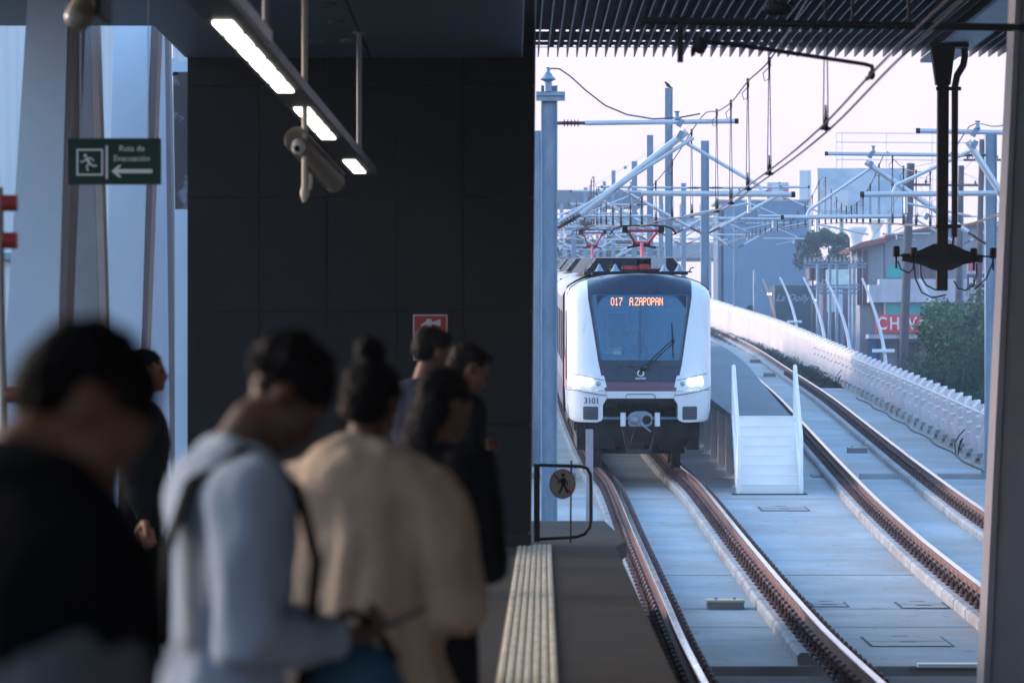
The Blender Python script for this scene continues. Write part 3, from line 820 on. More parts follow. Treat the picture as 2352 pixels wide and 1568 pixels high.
ringA=[];ringB=[]
for k in range(9):
    t = math.pi*k/8; v = d.cross(u)
    off = u*(-.085*math.cos(t)) + Vector((0,0,1))*.0 + v*(.085*math.sin(t))*(-1 if v.z < 0 else 1)
    ringA.append(a+off); ringB.append(b+off)
m.loft([ringA+[p*1.0+Vector((0,0,-.006)) for p in ringA[::-1]], ringB+[p+Vector((0,0,-.006)) for p in ringB[::-1]]]); m.build('sun_hood',M_cream,cc,smooth=True)
m = MB(o); m.sphere(S(687,338,-.10),.052,.05,.056,seg=14); m.build('front_cover',mat('cover_white',(.75,.75,.72),.4,var=.05),cc,smooth=True)
m = MB(o); m.sphere(S(684,344,-.155),.022,seg=12); m.build('lens',M_black,cc,smooth=True)
# blurred camera top left
s_ = 520.0
c3 = thing('security_camera','brownish security camera cut by the top left edge of the picture','security camera',S(200,65))
o = c3.location; M_brn = mat('camera_olive',(.22,.20,.12),.5,var=.3,scale=8)
m = MB(o); bullet(m,S(188,56,-.2),S(226,-60,.2),.062,.075); m.build('housing',M_brn,c3,smooth=True)
m = MB(o); m.sphere(S(184,52,-.24),.042,seg=12); m.build('lens',mat('camera_lens',(.45,.43,.33),.2),c3,smooth=True)
m = MB(o); m.box(S(234,0).x-.015,S(234,0).x+.02,S(0,0).y-.25,S(0,0).y+.25,S(0,45).z,S(0,-90).z); m.build('side_cover',M_black,c3,bevel=.01)
m = MB(o); m.tube([S(226,-60,.2),Vector((S(226,0).x,S(0,0).y+.2,cz))],.02,8); m.build('bracket',M_brn,c3)

# ---- evacuation sign
ys_ = 347.0
ev = thing('evacuation_sign','green evacuation route sign with running figure and left arrow','sign',P(264,422,ys_))
o = ev.location; EY = F/ys_
def E(px,py,dy=0): q = P(px,py,ys_); return Vector((q.x,EY-dy,q.z))
def eb(mb,x0,x1,y0,y1,dy,t): a=E(x0,y1,dy); b=E(x1,y0,dy); mb.box(a.x,b.x,a.y-t,a.y,a.z,b.z)
M_grn = mat('sign_green',(.001,.045,.028),.45,var=.05,spec=.15); M_swt = mat('sign_grey_white',(.80,.85,.85),.5,var=.03)
m = MB(o); eb(m,154,369,317,423,-.05,.05); m.build('frame',M_dark,ev,bevel=.004)
m = MB(o); eb(m,160,365,322,418,.001,.004); m.build('panel',M_grn,ev)
m = MB(o)
for a in ((176,237,342,346),(176,237,399,403),(176,180,346,399),(233,237,346,399)): eb(m,*a,.006,.002)
m.build('pictogram_frame',M_swt,ev)
m = MB(o); eb(m,243,248,334,411,.006,.002); m.build('divider',M_swt,ev)
def epoly(mb, poly, dy=.006, t=.002):
    q=[E(x,y,dy) for x,y in poly]; mb.loft([q,[p+Vector((0,-t,0)) for p in q]])
def eline(mb, pts, w_):
    for a,b in zip(pts[:-1],pts[1:]):
        d=Vector((b[0]-a[0],b[1]-a[1])); n=Vector((-d.y,d.x)).normalized()*w_/2
        epoly(mb,[(a[0]+n.x,a[1]+n.y),(b[0]+n.x,b[1]+n.y),(b[0]-n.x,b[1]-n.y),(a[0]-n.x,a[1]-n.y)])
m = MB(o)
epoly(m,[(196+4*math.cos(t*.7),357+4*math.sin(t*.7)) for t in range(9)])
eline(m,[(199,362),(206,376)],7); eline(m,[(199,364),(190,372)],3.4); eline(m,[(190,372),(184,370)],3); eline(m,[(201,362),(211,364)],3.4); eline(m,[(211,364),(216,370)],3)
eline(m,[(205,375),(199,383),(203,392)],4); eline(m,[(206,375),(214,381),(222,380)],4)
m.build('running_figure',M_swt,ev)
m = MB(o); epoly(m,[(256,393),(273,379),(279,379),(271,388.5),(350,388.5),(350,397.5),(271,397.5),(279,407),(273,407)]); m.build('arrow',M_swt,ev)
text_mesh('Ruta de',.055,'lettering',M_swt,ev,E(303,341,.007)-o,depth=.002)
text_mesh('Evacuación',.055,'lettering',M_swt,ev,E(303,364,.007)-o,depth=.002)
m = MB(o); a=E(165,318); 
for px in (185,340):
    a = E(px,318); m.tube([(a.x,a.y+.025,a.z),(a.x,a.y+.025,cz)],.004,6)
m.build('suspension_wire',M_galv,ev)

# ---- leaning white columns on the left
M_colw = mat('column_paint',(.66,.82,.95),.55,c2=(.56,.72,.86),scale=1.0)
M_colb = mat('column_flange',(.16,.14,.15),.5,var=.1); M_colt = mat('flange_light',(.42,.38,.35),.5,var=.1)
def slab_poly(mb, quad, s_, depth=.35):
    """quad: bottom-left, bottom-right, top-right, top-left photo positions; built with real depth"""
    q = [P(x,y,s_) for x,y in quad]
    mb.loft([q,[p+Vector((0,depth,0)) for p in q]])
def down(xa,ya,xb,yb,s_):
    """extend the line a(top)->b(bottom) to floor level, return px,py"""
    yf = HY+EYE*s_
    t = (yf-ya)/(yb-ya); return (xa+(xb-xa)*t, yf)
def fin(top_l,top_r,bot_l,bot_r,s_): 
    bl = down(*top_l,*bot_l,s_); br = down(*top_r,*bot_r,s_)
    def up(a,b,yt=-330):
        t=(yt-a[1])/(b[1]-a[1]); return (a[0]+(b[0]-a[0])*t,yt)
    return [bl,br,up(top_r,bot_r),up(top_l,bot_l)]
s_ = 300
c_ = thing('leaning_column','widest pale blue leaning column, second from the left edge','column',P(80,HY+EYE*s_,s_),'leaning columns left of the platform')
m = MB(c_.location); slab_poly(m,fin((63,0),(157,0),(2,960),(128,960),s_),s_,.5); m.build('shaft',M_colw,c_)
m = MB(c_.location); slab_poly(m,fin((159,0),(177,80),(128.5,960),(141,960),s_),s_,.55); m.build('flange',M_colb,c_)
s_ = 243
c_ = thing('leaning_column','pale blue leaning column between the evacuation sign and the dark wall','column',P(280,HY+EYE*s_,s_),'leaning columns left of the platform')
m = MB(c_.location); slab_poly(m,fin((262,60),(347,60),(238,900),(322,900),s_),s_,.4); m.build('shaft',M_colw,c_)
m = MB(c_.location); slab_poly(m,fin((348.5,60),(364,60),(323,900),(333,900),s_),s_,.45); m.build('flange',M_colb,c_)
s_ = 205
c_ = thing('leaning_column','narrow leaning fin with a dark front edge right beside the dark wall','column',P(400,HY+EYE*s_,s_),'leaning columns left of the platform')
m = MB(c_.location); slab_poly(m,fin((366,60),(378,60),(330,900),(389,900),s_),s_,.3); m.build('shaft',mat('column_lilac',(.44,.48,.58),.6,var=.06),c_)
m = MB(c_.location); slab_poly(m,fin((378.5,80),(388,80),(390,900),(402,900),s_),s_,.34); m.build('flange',M_colb,c_)
# recessed fin
s_ = 262
c_ = thing('leaning_column','grey tapering fin behind the evacuation sign with brown edges','column',P(190,HY+EYE*s_,s_),'leaning columns left of the platform')
m = MB(c_.location); slab_poly(m,fin((178,60),(206,60),(143,900),(232,900),s_),s_,.25); m.build('shaft',mat('column_grey',(.30,.33,.37),.6,var=.08),c_)
m = MB(c_.location); slab_poly(m,fin((206.5,60),(224,60),(233,900),(249,900),s_),s_,.3); m.build('flange',M_colt,c_)
# facade glazing behind the columns
fg = thing('facade_screen','pale translucent screen wall standing behind the leaning columns','screen wall',(-5.2,46,0))
m = MB(fg.location)
for k in range(14):
    xa = -8.6+k*.42
    if xa > -3.0: break
    m.box(xa,xa+.40,46,46.06,0,7.5)
m.build('panel',mat('screen_panel',(.66,.70,.72),.4,var=.08,scale=2,stretch=(8,1,.2)),fg)
m = MB(fg.location); m.box(-8.7,-2.9,45.9,46.15,3.0,3.08); m.box(-8.7,-2.9,45.9,46.15,6.4,6.5); m.build('transom',M_galv,fg)
# dark glass strip with reflections painted into its colour beside the wall
s_ = 225
dg = thing('glass_panel','narrow dark glass panel with mottled painted reflections just left of the dark wall','glass panel',P(413,HY+EYE*s_,s_))
m = MB(dg.location); slab_poly(m,[(402,480),(431,480),(431,165),(397,165)],s_,.05); m.build('pane',mat('glass_painted_reflections',(.035,.028,.035),.15,c2=(.16,.19,.26),scale=2.2,thr=(.40,.46)),dg)
m = MB(dg.location); slab_poly(m,[(402,HY+EYE*s_),(432,HY+EYE*s_),(431,482),(401,482)],s_,.05); m.build('lower_panel',M_colw,dg)
m = MB(dg.location); slab_poly(m,[(394,172),(408,172),(408,134),(394,134)],s_,.12); slab_poly(m,[(408,165),(431,165),(431,140),(408,140)],s_,.05); m.build('wall_box',M_colw,dg)

# standpipe with red caps at the left edge
s_ = 420
sp_ = thing('standpipe','thin grey pipe with red valve caps at the left edge of the picture','pipe',P(4,HY+EYE*s_,s_))
o = sp_.location
m = MB(o); q=P(-2,430,s_); b=P(16,HY+EYE*s_,s_); m.tube([b,q],.022,12); m.build('pipe',mat('pipe_grey',(.30,.30,.27),.5,var=.1),sp_,smooth=True)
M_cap = mat('valve_red',(.34,.02,.02),.45,var=.1)
for py,x0,x1 in ((466,4,40),(552,6,40),(906,16,48)):
    m = MB(o); m.tube([P(x0,py,s_),P(x1,py,s_)],.045,14); m.build('valve_cap',M_cap,sp_,smooth=True,angle=30)
    m = MB(o); m.tube([P(x0-10,py,s_),P(x0+2,py,s_)],.025,10); m.build('coupling',mat('brass',(.4,.33,.2),.35,.8),sp_,smooth=True)

# ---- gate frame with no-walking sign
s_ = 236; GY = F/s_
gt = thing('barrier_gate','black tubular gate frame at the end of the platform beside the dark wall','gate',P(1232,HY+EYE*s_,s_))
o = gt.location
def G(px,py,dy=0): q=P(px,py,s_); return Vector((q.x,GY-dy,q.z))
m = MB(o); m.box(G(1226,0).x,G(1240,0).x,GY-.03,GY+.03,0.004,G(0,1064).z); m.build('post',M_black,gt,bevel=.004)
m = MB(o); m.tube([G(1238,1067),G(1335,1070),G(1349,1075),G(1356,1088),G(1357,1110),G(1357,1190),G(1354,1210),G(1343,1225),G(1325,1232),G(1238,1237)],.017,10); m.build('frame',M_black,gt,smooth=True)
m = MB(o); m.tube([G(1310,1255,.03),G(1312,1056,.03)],.009,8); m.build('bolt_rod',M_black,gt)
ns = thing('no_walking_sign','round white no pedestrians sign with red rim fixed to the black gate','sign',G(1292,1145,.06))
o = ns.location; c0 = G(1292,1110,.06)
M_nw = mat('disc_white',(.42,.40,.36),.5,var=.05); M_nr = mat('disc_red',(.30,.03,.03),.5,var=.05)
def disc(mb,rx,rz,y0,y1,seg=32): mb.loft([[(c0.x+rx*math.cos(2*math.pi*k/seg),y,c0.z+rz*math.sin(2*math.pi*k/seg)) for k in range(seg)] for y in (y0,y1)])
m = MB(o); disc(m,.128,.145,GY-.06,GY-.05); m.build('rim',M_nr,ns)
m = MB(o); disc(m,.116,.133,GY-.063,GY-.061); m.build('disc',M_nw,ns)
def nl(mb,pts,w_,dy=.066):
    for a,b in zip(pts[:-1],pts[1:]):
        d=Vector((b[0]-a[0],b[1]-a[1])); n=Vector((-d.y,d.x)).normalized()*w_/2
        q=[G(a[0]+n.x,a[1]+n.y,dy),G(b[0]+n.x,b[1]+n.y,dy),G(b[0]-n.x,b[1]-n.y,dy),G(a[0]-n.x,a[1]-n.y,dy)]
        mb.loft([q,[p+Vector((0,-.002,0)) for p in q]])
m = MB(o); nl(m,[(1273,1089),(1311,1131)],4.5,.0645); m.build('slash',M_nr,ns)
m = MB(o); nl(m,[(1293,1086),(1293,1093)],7.5); nl(m,[(1293,1096),(1295,1112)],9); nl(m,[(1291,1098),(1284,1106),(1280,1108)],3); nl(m,[(1297,1098),(1302,1106),(1304,1112)],3)
nl(m,[(1293,1111),(1289,1121),(1284,1132)],4.5); nl(m,[(1296,1111),(1299,1121),(1304,1131)],4.5); m.build('walking_figure',M_black,ns)
m = MB(o); m.tube([(c0.x+.06,GY-.05,c0.z-.02),(c0.x+.085,GY-.03,c0.z-.02)],.012,8); m.build('fixing',M_black,ns)
# slim white post beyond the gate
m = MB(); p = P(1354,1100,150); m.box(p.x-.055,p.x+.055,p.y-.05,p.y+.05,zr(60)-SL,EYE+(HY-985)/150)
top(m,'marker_post',mat('post_pale',(.30,.28,.32),.5,var=.08),'slim pale square post standing in front of the left wheel of the train','post',bevel=.006)

# ---- corrugated canopy over the tracks
cn = thing('track_canopy','corrugated dark metal canopy with hanging fins above the tracks','canopy',(4.5,44,EYE+3.99))
o = cn.location
M_fin = mat('canopy_fin',(.15,.145,.165),.42,.3,c2=(.04,.043,.06),scale=2.4,thr=(.3,.6),stretch=(1,2,1))
M_deck = mat('canopy_deck',(.010,.010,.013),.7,0,c2=(.006,.006,.008),spec=.1)
zb = EYE+(HY-131)/190; dz = (131-109)/190; YE = F/190; pitch = 22/190
x0 = (1236-CX)/190
m = MB(o); n = 96
for k in range(n):
    x = x0+k*pitch+.0
    m.prism([(33,zb+.0),(YE-.012,zb+.0),(YE,zb+.012),(YE-.02,zb+dz-.001),(33,zb+dz-.001)],'x',x-.006,x+.009)
m.build('fin',M_fin,cn)
m = MB(o); zt2 = zb+dz
m.box(.2,x0+n*pitch,33,YE-2.6,zt2,zt2+.004)
bands = [(YE-.02-.30,YE-.06),(YE-.95,YE-.78),(YE-2.35,YE-2.1)]
prev = YE
for (a,b) in bands:
    m.box(.2,x0+n*pitch,b,prev,zt2,zt2+.004); prev = a
    for k in range(n):
        x = x0+k*pitch+.100
        m.box(x+.008,x+pitch-.028,a,b,zt2,zt2+.004)
m.box(.2,x0+n*pitch,YE-2.6,prev,zt2,zt2+.004)
m.build('deck',M_deck,cn)
m = MB(o); m.box(.19,.26,33,YE,zb-.02,zb+.5); m.box(.2,x0+n*pitch,33,33.1,zb,zb+.6); m.build('side_fascia',M_black,cn)
# longitudinal beam
bm_ = MB(); bm_.box((2205-CX)/205-.17,(2205-CX)/205+.20,20,46.6,EYE+3.86,EYE+3.90); bm_.box((2205-CX)/205-.02,(2205-CX)/205+.05,20,46.6,EYE+3.90,EYE+3.985)
top(bm_,'canopy_beam',mat('beam_pale',(.42,.50,.60),.5,c2=(.25,.32,.42),scale=1.5),'pale blue steel beam under the canopy at the top right','beam')
# hanging post with cable cross arm
s_ = 205
hp = thing('hanging_post','dark steel post hanging from the canopy beam between the tracks','hanging post',P(2163,105,s_))
o = hp.location
def Hh(px,py,dy=0): q=P(px,py,s_); return Vector((q.x,q.y-dy,q.z))
m = MB(o); a=Hh(2163,667); b=Hh(2166,195); m.loft([[(a.x-.062,a.y-.06,a.z),(a.x+.062,a.y-.06,a.z),(a.x+.062,a.y+.06,a.z),(a.x-.062,a.y+.06,a.z)],[(b.x-.062,b.y-.06,b.z),(b.x+.062,b.y-.06,b.z),(b.x+.062,b.y+.06,b.z),(b.x-.062,b.y+.06,b.z)]]); m.build('shaft',M_dark,hp,bevel=.004)
m = MB(o); m.loft([[(Hh(x,195).x,b.y+q,Hh(0,195).z) for x,q in ((2149,-.07),(2182,-.07),(2182,.07),(2149,.07))],[(Hh(x,110).x,b.y+q,Hh(0,110).z) for x,q in ((2138,-.1),(2192,-.1),(2192,.1),(2138,.1))]]); m.box(Hh(2132,0).x,Hh(2222,0).x,b.y-.14,b.y+.14,Hh(0,110).z,Hh(0,105).z+.02); m.build('head_plate',M_dark,hp)
m = MB(o); m.tube([Hh(2213,112,.1),Hh(2214,130,.1),Hh(2210,152,.1),Hh(2196,175,.1),Hh(2191,200,.1),Hh(2190,545,.1)],[.04]*5+[.035],10); m.tube([Hh(2188,545,.1),Hh(2181,600,.1)],.012,6); m.build('conduit',M_dark,hp,smooth=True)
for yy_ in (205,520):
    m = MB(o); m.tube([Hh(2148,yy_,.1),Hh(2205,yy_,.1)],.022,8); m.build('clamp',M_dark,hp)
m = MB(o); m.tube([Hh(2070,591,.08),Hh(2255,594,.08)],.045,8); m.lathe(Hh(2163,593,.08),[(.02,-.27),(.10,-.2),(.20,-.06),(.20,.06),(.10,.2),(.02,.27)],4,ax='y') if False else m.loft([[Hh(x,y,dy) for x,y in ((2080,585),(2112,574),(2143,560),(2186,560),(2214,574),(2246,585),(2246,601),(2212,607),(2186,620),(2143,620),(2114,607),(2080,601))] for dy in (.09,-.07)]); m.build('cross_arm',M_dark,hp,smooth=True)
for px,py in ((2056,579),(2096,582),(2234,584),(2278,583)):
    m = MB(o); t=Hh(px,py+11,.12); m.lathe(t,[(.0,0),(.035,.0),(.04,.02),(.04,.11),(.03,.12)],12); m.tube([t,t+Vector((0,0,-.13))],.012,6); m.build('insulator',M_black,hp,smooth=True,angle=30)
m = MB(o); m.tube([Hh(2060,585,.12),Hh(2080,590,.1)],.01,6); m.tube([Hh(2245,589,.1),Hh(2275,589,.1)],.01,6)
for pts in ([(2112,608),(2113,635),(2125,655),(2145,665),(2158,666)],[(2240,605),(2241,632),(2232,655),(2215,667),(2198,662),(2188,645)],[(2096,598),(2100,640),(2115,672),(2140,684),(2170,677)],[(2278,600),(2262,640),(2235,665)],[(2060,600),(2066,618),(2085,627),(2100,612)]):
    m.tube([Hh(x,y,.12) for x,y in pts],.009,6)
m.build('cable_loop',M_black,hp)

# near cantilever arm under the canopy (blurred, dark)
s_ = 300
na = thing('registration_arm','dark registration arm holding the contact wire under the canopy edge','registration arm',P(1562,142,s_))
o = na.location
def A(px,py,dy=0): q=P(px,py,s_); return Vector((q.x,q.y-dy,q.z))
m = MB(o); m.tube([A(1478,47),A(1900,56),A(2500,66)],.030,10); m.build('horizontal_tube',M_dark,na,smooth=True)
m = MB(o); m.box(A(1556,0).x,A(1569,0).x,A(0,0).y-.03,A(0,0).y+.03,A(0,143).z,A(0,40).z); m.build('drop_bracket',M_dark,na)
m = MB(o); m.tube([A(1590,92),A(1700,104),A(1985,147),A(2003,152),A(2004,166)],[.02,.018,.016,.018,.02],10); m.build('steady_arm',M_dark,na,smooth=True)
m = MB(o); m.sphere(A(1608,104),.055,.04,.07,10); m.sphere(A(1592,118),.02,.02,.04,8); m.build('pivot_clamp',M_dark,na,smooth=True)
m = MB(o); m.sphere(A(2002,172),.03,.03,.04,8); m.sphere(A(1992,180),.018,.03,.02,8); m.build('wire_clamp',M_dark,na,smooth=True)
for px,pb in ((1776,24),(2087,20),(1958,18)):
    m = MB(o); m.tube([A(px,56),A(px,pb-160)],.012,6); m.build('hanger',M_dark,na)
m = MB(o); m.sphere(A(1785,20),.12,.06,.06,10); m.build('insulator',M_dark,na,smooth=True)

# right column
s_ = 300
rc = thing('station_column','dark olive steel column leaning along the right edge of the picture','column',P(2300,HY+2.78*s_,s_))
o = rc.location
M_olive = mat('column_olive',(.34,.35,.355),.6,c2=(.26,.27,.29),scale=1.5); M_fl = mat('column_flange_pale',(.33,.31,.35),.5,var=.08)
def C(px,py): return P(px,py,s_)
def edge(py,off=0): return 2272+off - (py-1568)*( (2343-2272)/1568.0)
m = MB(o); q=[C(edge(1730)+2,1724),C(edge(1730)+140,1724),C(edge(-420)+140,-420),C(edge(-420)+2,-420)]
m.loft([q,[p+Vector((0,.4,0)) for p in q]]); m.build('shaft',M_olive,rc)
m = MB(o); q=[C(edge(1730)-14,1724),C(edge(1730)+1,1724),C(edge(-420)+1,-420),C(edge(-420)-14+4,-420)]
m.loft([[p+Vector((0,-.02,0)) for p in q],[p+Vector((0,.42,0)) for p in q]]); m.build('flange',M_fl,rc)

# hall around and behind the camera
hw = MB(); hw.box(-9,-8.7,-10,7,-0.0,cz); top(hw,'hall_wall',mat('hall_wall',(.10,.11,.13),.7,var=.1),'grey side wall of the station hall left of the columns, out of view','wall')
bw = MB(); bw.box(-9,-1.2,-10.3,-10.05,0,cz); top(bw,'hall_wall',mat('hall_wall',(.10,.11,.13),.7,var=.1),'grey end wall of the station hall behind the viewer','wall')
rw = MB(); rw.box(9.3,9.6,-10,33,-2.2,EYE+4.4); top(rw,'hall_wall',mat('hall_wall',(.10,.11,.13),.7,var=.1),'grey side wall of the station hall beyond the far track, out of view','wall')
tb = MB(); tb.box(.2,9.5,-10,33,EYE+4.4,EYE+4.6); struct(tb,'station_roof',M_deck)
# ================================================================== BACKGROUND
def wbox(mb, px0, px1, py0, py1, s_, depth=4.0, z0=None):
    a = P(px0,py1,s_); b = P(px1,py0,s_)
    mb.box(a.x,b.x,a.y,a.y+depth,(a.z if z0 is None else z0),b.z)
# blank blue-grey wall building
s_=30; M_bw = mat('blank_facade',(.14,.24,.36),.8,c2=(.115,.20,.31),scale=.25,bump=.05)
bd = thing('blank_building','tall blank blue grey building behind the parapet and the train','building',(P(1754,0,s_).x,F/s_,GZ))
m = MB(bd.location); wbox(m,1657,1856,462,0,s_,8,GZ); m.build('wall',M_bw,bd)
m = MB(bd.location); wbox(m,1649,1662,478,0,s_,7,GZ); m.build('side_pier',mat('pier_dark',(.09,.13,.19),.8),bd)
m = MB(bd.location); wbox(m,1645,1860,458,463,s_,8.3); m.build('coping',M_conc,bd)
stain(M_bw,(.09,.14,.20),.5,(1,1,.3),.5,.75,.5)
# billboards
def billboard(px0,px1,py0,py1,s_,label,m_panel,cat='billboard',extra=None,legs=2):
    a=P(px0,py1,s_); b=P(px1,py0,s_)
    r=thing('billboard',label,cat,((a.x+b.x)/2,a.y,GZ))
    m=MB(r.location); m.box(a.x,b.x,a.y,a.y+.3,a.z,b.z); m.build('panel',m_panel,r)
    m=MB(r.location); m.box(a.x-.05,b.x+.05,a.y+.31,a.y+.5,a.z-.2,a.z-.02); m.box(a.x,b.x,a.y+.31,a.y+.45,b.z-.1,b.z+.1); m.build('frame',M_galv,r)
    m=MB(r.location)
    for k in range(legs):
        x=a.x+(b.x-a.x)*(k+.5)/legs; m.tube([(x,a.y+.5,GZ),(x,a.y+.5,b.z)],.25,10)
    m.build('support',M_galv,r)
    return r,a,b
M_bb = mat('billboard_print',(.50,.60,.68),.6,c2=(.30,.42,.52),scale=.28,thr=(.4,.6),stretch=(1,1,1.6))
M_bb2 = mat('billboard_print_red',(.60,.62,.66),.6,c2=(.42,.27,.27),scale=.35,thr=(.3,.45))
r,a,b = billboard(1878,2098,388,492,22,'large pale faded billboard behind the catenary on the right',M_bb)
m=MB(r.location); m.box(a.x+.3,a.x+3.2,a.y-.06,a.y-.02,a.z+.4,b.z-2.2); m.build('print_patch',M_bb2,r)
r2=thing('scaffold_frame','thin empty lattice frame standing above the pale billboard','scaffold frame',P(2040,500,21))
m=MB(r2.location); s_=21
for px in (1921,1934,2036,2141): q=P(px,305,s_); m.tube([(q.x,q.y,GZ),q],.05,5)
for py in (305,326,366): m.tube([P(1921,py,s_),P(2230,py+2,s_)],.05,5)
m.build('lattice',M_tube,r2)
r,a,b = billboard(1762,1812,421,474,26,'small roadside sign with red squares above the blank blue building',mat('sign_pale',(.55,.60,.66),.5),'sign',legs=1)
M_redf = mat('sign_red_far',(.55,.10,.13),.5,var=.1)
m=MB(r.location)
for x0_,x1_,y0_,y1_ in ((1763,1772,425,442),(1797,1810,425,441),(1762,1772,452,470),(1799,1810,452,470)):
    p0=P(x0_,y1_,26); p1=P(x1_,y0_,26); m.box(p0.x,p1.x,p0.y-.06,p0.y-.02,p0.z,p1.z)
m.build('red_square',M_redf,r)
# tall banner pylon
s_=24
r=thing('banner_pylon','tall narrow pale banner pylon beside the faded billboard','pylon',(P(1851,0,s_).x,F/s_,GZ))
m=MB(r.location); wbox(m,1836,1856,391,0,s_,.6,GZ); m.build('panel',mat('banner',(.62,.66,.70),.6,c2=(.45,.36,.36),scale=.4,thr=(.3,.42)),r)
m=MB(r.location); wbox(m,1857,1863,391,0,s_,.6,GZ); m.build('edge',M_tube,r)

# mushroom-topped columns
for px,s_,pt,lb in ((1966,40,522,'white mushroom topped column left of the grey gabled house'),(2010,34,505,'second white concrete column behind the grey gabled house')):
    q=P(px,pt,s_); m=MB((q.x,q.y,GZ)); m.lathe((q.x,q.y,GZ),[(.35,0),(.33,q.z-GZ-1.0),(.36,q.z-GZ-.6),(.62,q.z-GZ-.15),(.62,q.z-GZ)],16)
    tag(m.build('concrete_column',M_white,None,smooth=True,angle=50),lb,'column')

# elevated road / station far behind the train
s_=20
r=thing('distant_station','hazy distant station roof and deck far behind the train','building',(P(1380,0,s_).x,F/s_,GZ))
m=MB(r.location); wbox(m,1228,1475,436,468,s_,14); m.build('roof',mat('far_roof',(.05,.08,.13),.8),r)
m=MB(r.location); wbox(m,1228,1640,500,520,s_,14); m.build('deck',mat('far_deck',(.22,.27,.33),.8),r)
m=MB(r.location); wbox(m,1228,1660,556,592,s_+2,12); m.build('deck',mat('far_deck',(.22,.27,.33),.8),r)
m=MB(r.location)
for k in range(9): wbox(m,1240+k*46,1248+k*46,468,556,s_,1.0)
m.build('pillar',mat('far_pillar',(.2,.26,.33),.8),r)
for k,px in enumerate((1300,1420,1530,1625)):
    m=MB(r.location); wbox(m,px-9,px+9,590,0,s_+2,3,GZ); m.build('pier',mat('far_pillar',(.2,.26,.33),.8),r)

# trees
M_leaf = mat('foliage',(.05,.11,.05),.7,spec=.2,c2=(.02,.05,.025),scale=1.2,thr=(.35,.65))
M_leaf2 = mat('foliage_light',(.12,.21,.08),.7,spec=.2,c2=(.04,.08,.035),scale=1.2)
M_leaf3 = mat('foliage_dark',(.035,.06,.04),.8,c2=(.018,.035,.025),scale=.8,spec=.2)
M_bark = mat('bark',(.08,.06,.045),.9,var=.3,scale=6)
def tree(c, rad, trunk_z, label, n=4000, leaf=.14, seed=1, mats=(M_leaf,M_leaf2), cat='tree', group=None, clumps=22):
    rnd = random.Random(seed)
    c = Vector(c)
    root = thing('street_tree',label,cat,(c.x,c.y,trunk_z),group)
    cl = []
    for i in range(clumps):
        while True:
            v = Vector((rnd.uniform(-1,1),rnd.uniform(-1,1),rnd.uniform(-1,1)))
            if .35 < v.length < 1: break
        cl.append((Vector((c.x+v.x*rad[0],c.y+v.y*rad[1],c.z+v.z*rad[2])), rnd.uniform(.22,.42)*min(rad)))
    m = MB(root.location); base = Vector((c.x,c.y,trunk_z))
    fork = c+Vector((0,0,-rad[2]*.75))
    m.tube([base,base.lerp(fork,.5)+Vector((.1,0,0)),fork],[.28,.22,.17],8)
    m.build('trunk',M_bark,root,smooth=True)
    m = MB(root.location)
    for p,r_ in cl[:10]: m.tube([fork,fork.lerp(p,.5)+Vector((rnd.uniform(-.2,.2),0,.2)),p],[.11,.06,.02],6)
    m.build('branch',M_bark,root,smooth=True)
    parts = [MB(root.location),MB(root.location)]
    for i in range(n):
        p,r_ = cl[rnd.randrange(len(cl))]
        v = Vector((rnd.gauss(0,1),rnd.gauss(0,1),rnd.gauss(0,.8))).normalized()*r_*rnd.uniform(.35,1.15)**.6
        q = p+v
        a = Vector((rnd.gauss(0,1),rnd.gauss(0,1),rnd.gauss(0,1))).normalized(); b = a.orthogonal().normalized()
        l_ = leaf*rnd.uniform(.6,1.4)
        t = parts[1] if rnd.random() < (.45 if v.z > 0 else .15) else parts[0]
        t.add([q-a*l_, q-b*l_*.45, q+a*l_, q+b*l_*.45],[(0,1,2,3)])
    m0 = parts[0].build('crown',mats[0],root); parts[1].build('crown',mats[1],root)
    return root
s_=60
tree(P(2228,812,s_),(2.15,3,2.65),GZ,'big leafy green tree behind the parapet on the right',n=26000,leaf=.085,seed=3,clumps=75)
tree(P(2330,700,52),(2.0,2.5,1.9),GZ,'lighter green tree top right behind the right mast',n=11000,leaf=.09,seed=5,clumps=30,mats=(M_leaf,M_leaf2))
tree(P(2130,985,66),(1.4,1.5,1.0),GZ,'low green bush-like tree crown just above the parapet',n=4000,leaf=.08,seed=8,clumps=16)
tree(P(1905,590,34),(1.9,1.8,1.7),GZ,'hazy dark green tree beside the blank blue building',n=6500,leaf=.13,seed=11,clumps=24,mats=(M_leaf3,M_leaf))
tree(P(1640,690,25),(1.6,1.5,1.4),GZ,'small hazy dark tree close to the train roof edge',n=1800,leaf=.12,seed=13,clumps=12,mats=(M_leaf3,M_leaf3))
for i,(px,py,r_) in enumerate(((1300,575,2.6),(1375,560,3.2),(1250,590,2.4),(1440,590,3.0))):
    tree(P(px,py,24),(r_,2.5,r_*.8),GZ,['hazy tree behind the front of the train roof equipment','hazy tree between the two pantographs','hazy tree seen behind the nearest mast','hazy tree just right of the front pantograph'][i],n=2600,leaf=.2,seed=20+i,clumps=14,mats=(M_leaf3,M_leaf3),group='distant trees behind the train')
for i,(px,py) in enumerate(((1718,745),(1765,772),(1690,720))):
    tree(P(px,py,34),(1.2,1.2,.8),GZ,['dark shrub crown over the parapet below the blue wall','dark shrub crown over the parapet left of the dark shop','dark shrub crown nearest the train over the parapet'][i],n=1200,leaf=.1,seed=30+i,clumps=10,mats=(M_leaf3,M_leaf),group='shrub crowns above the parapet')

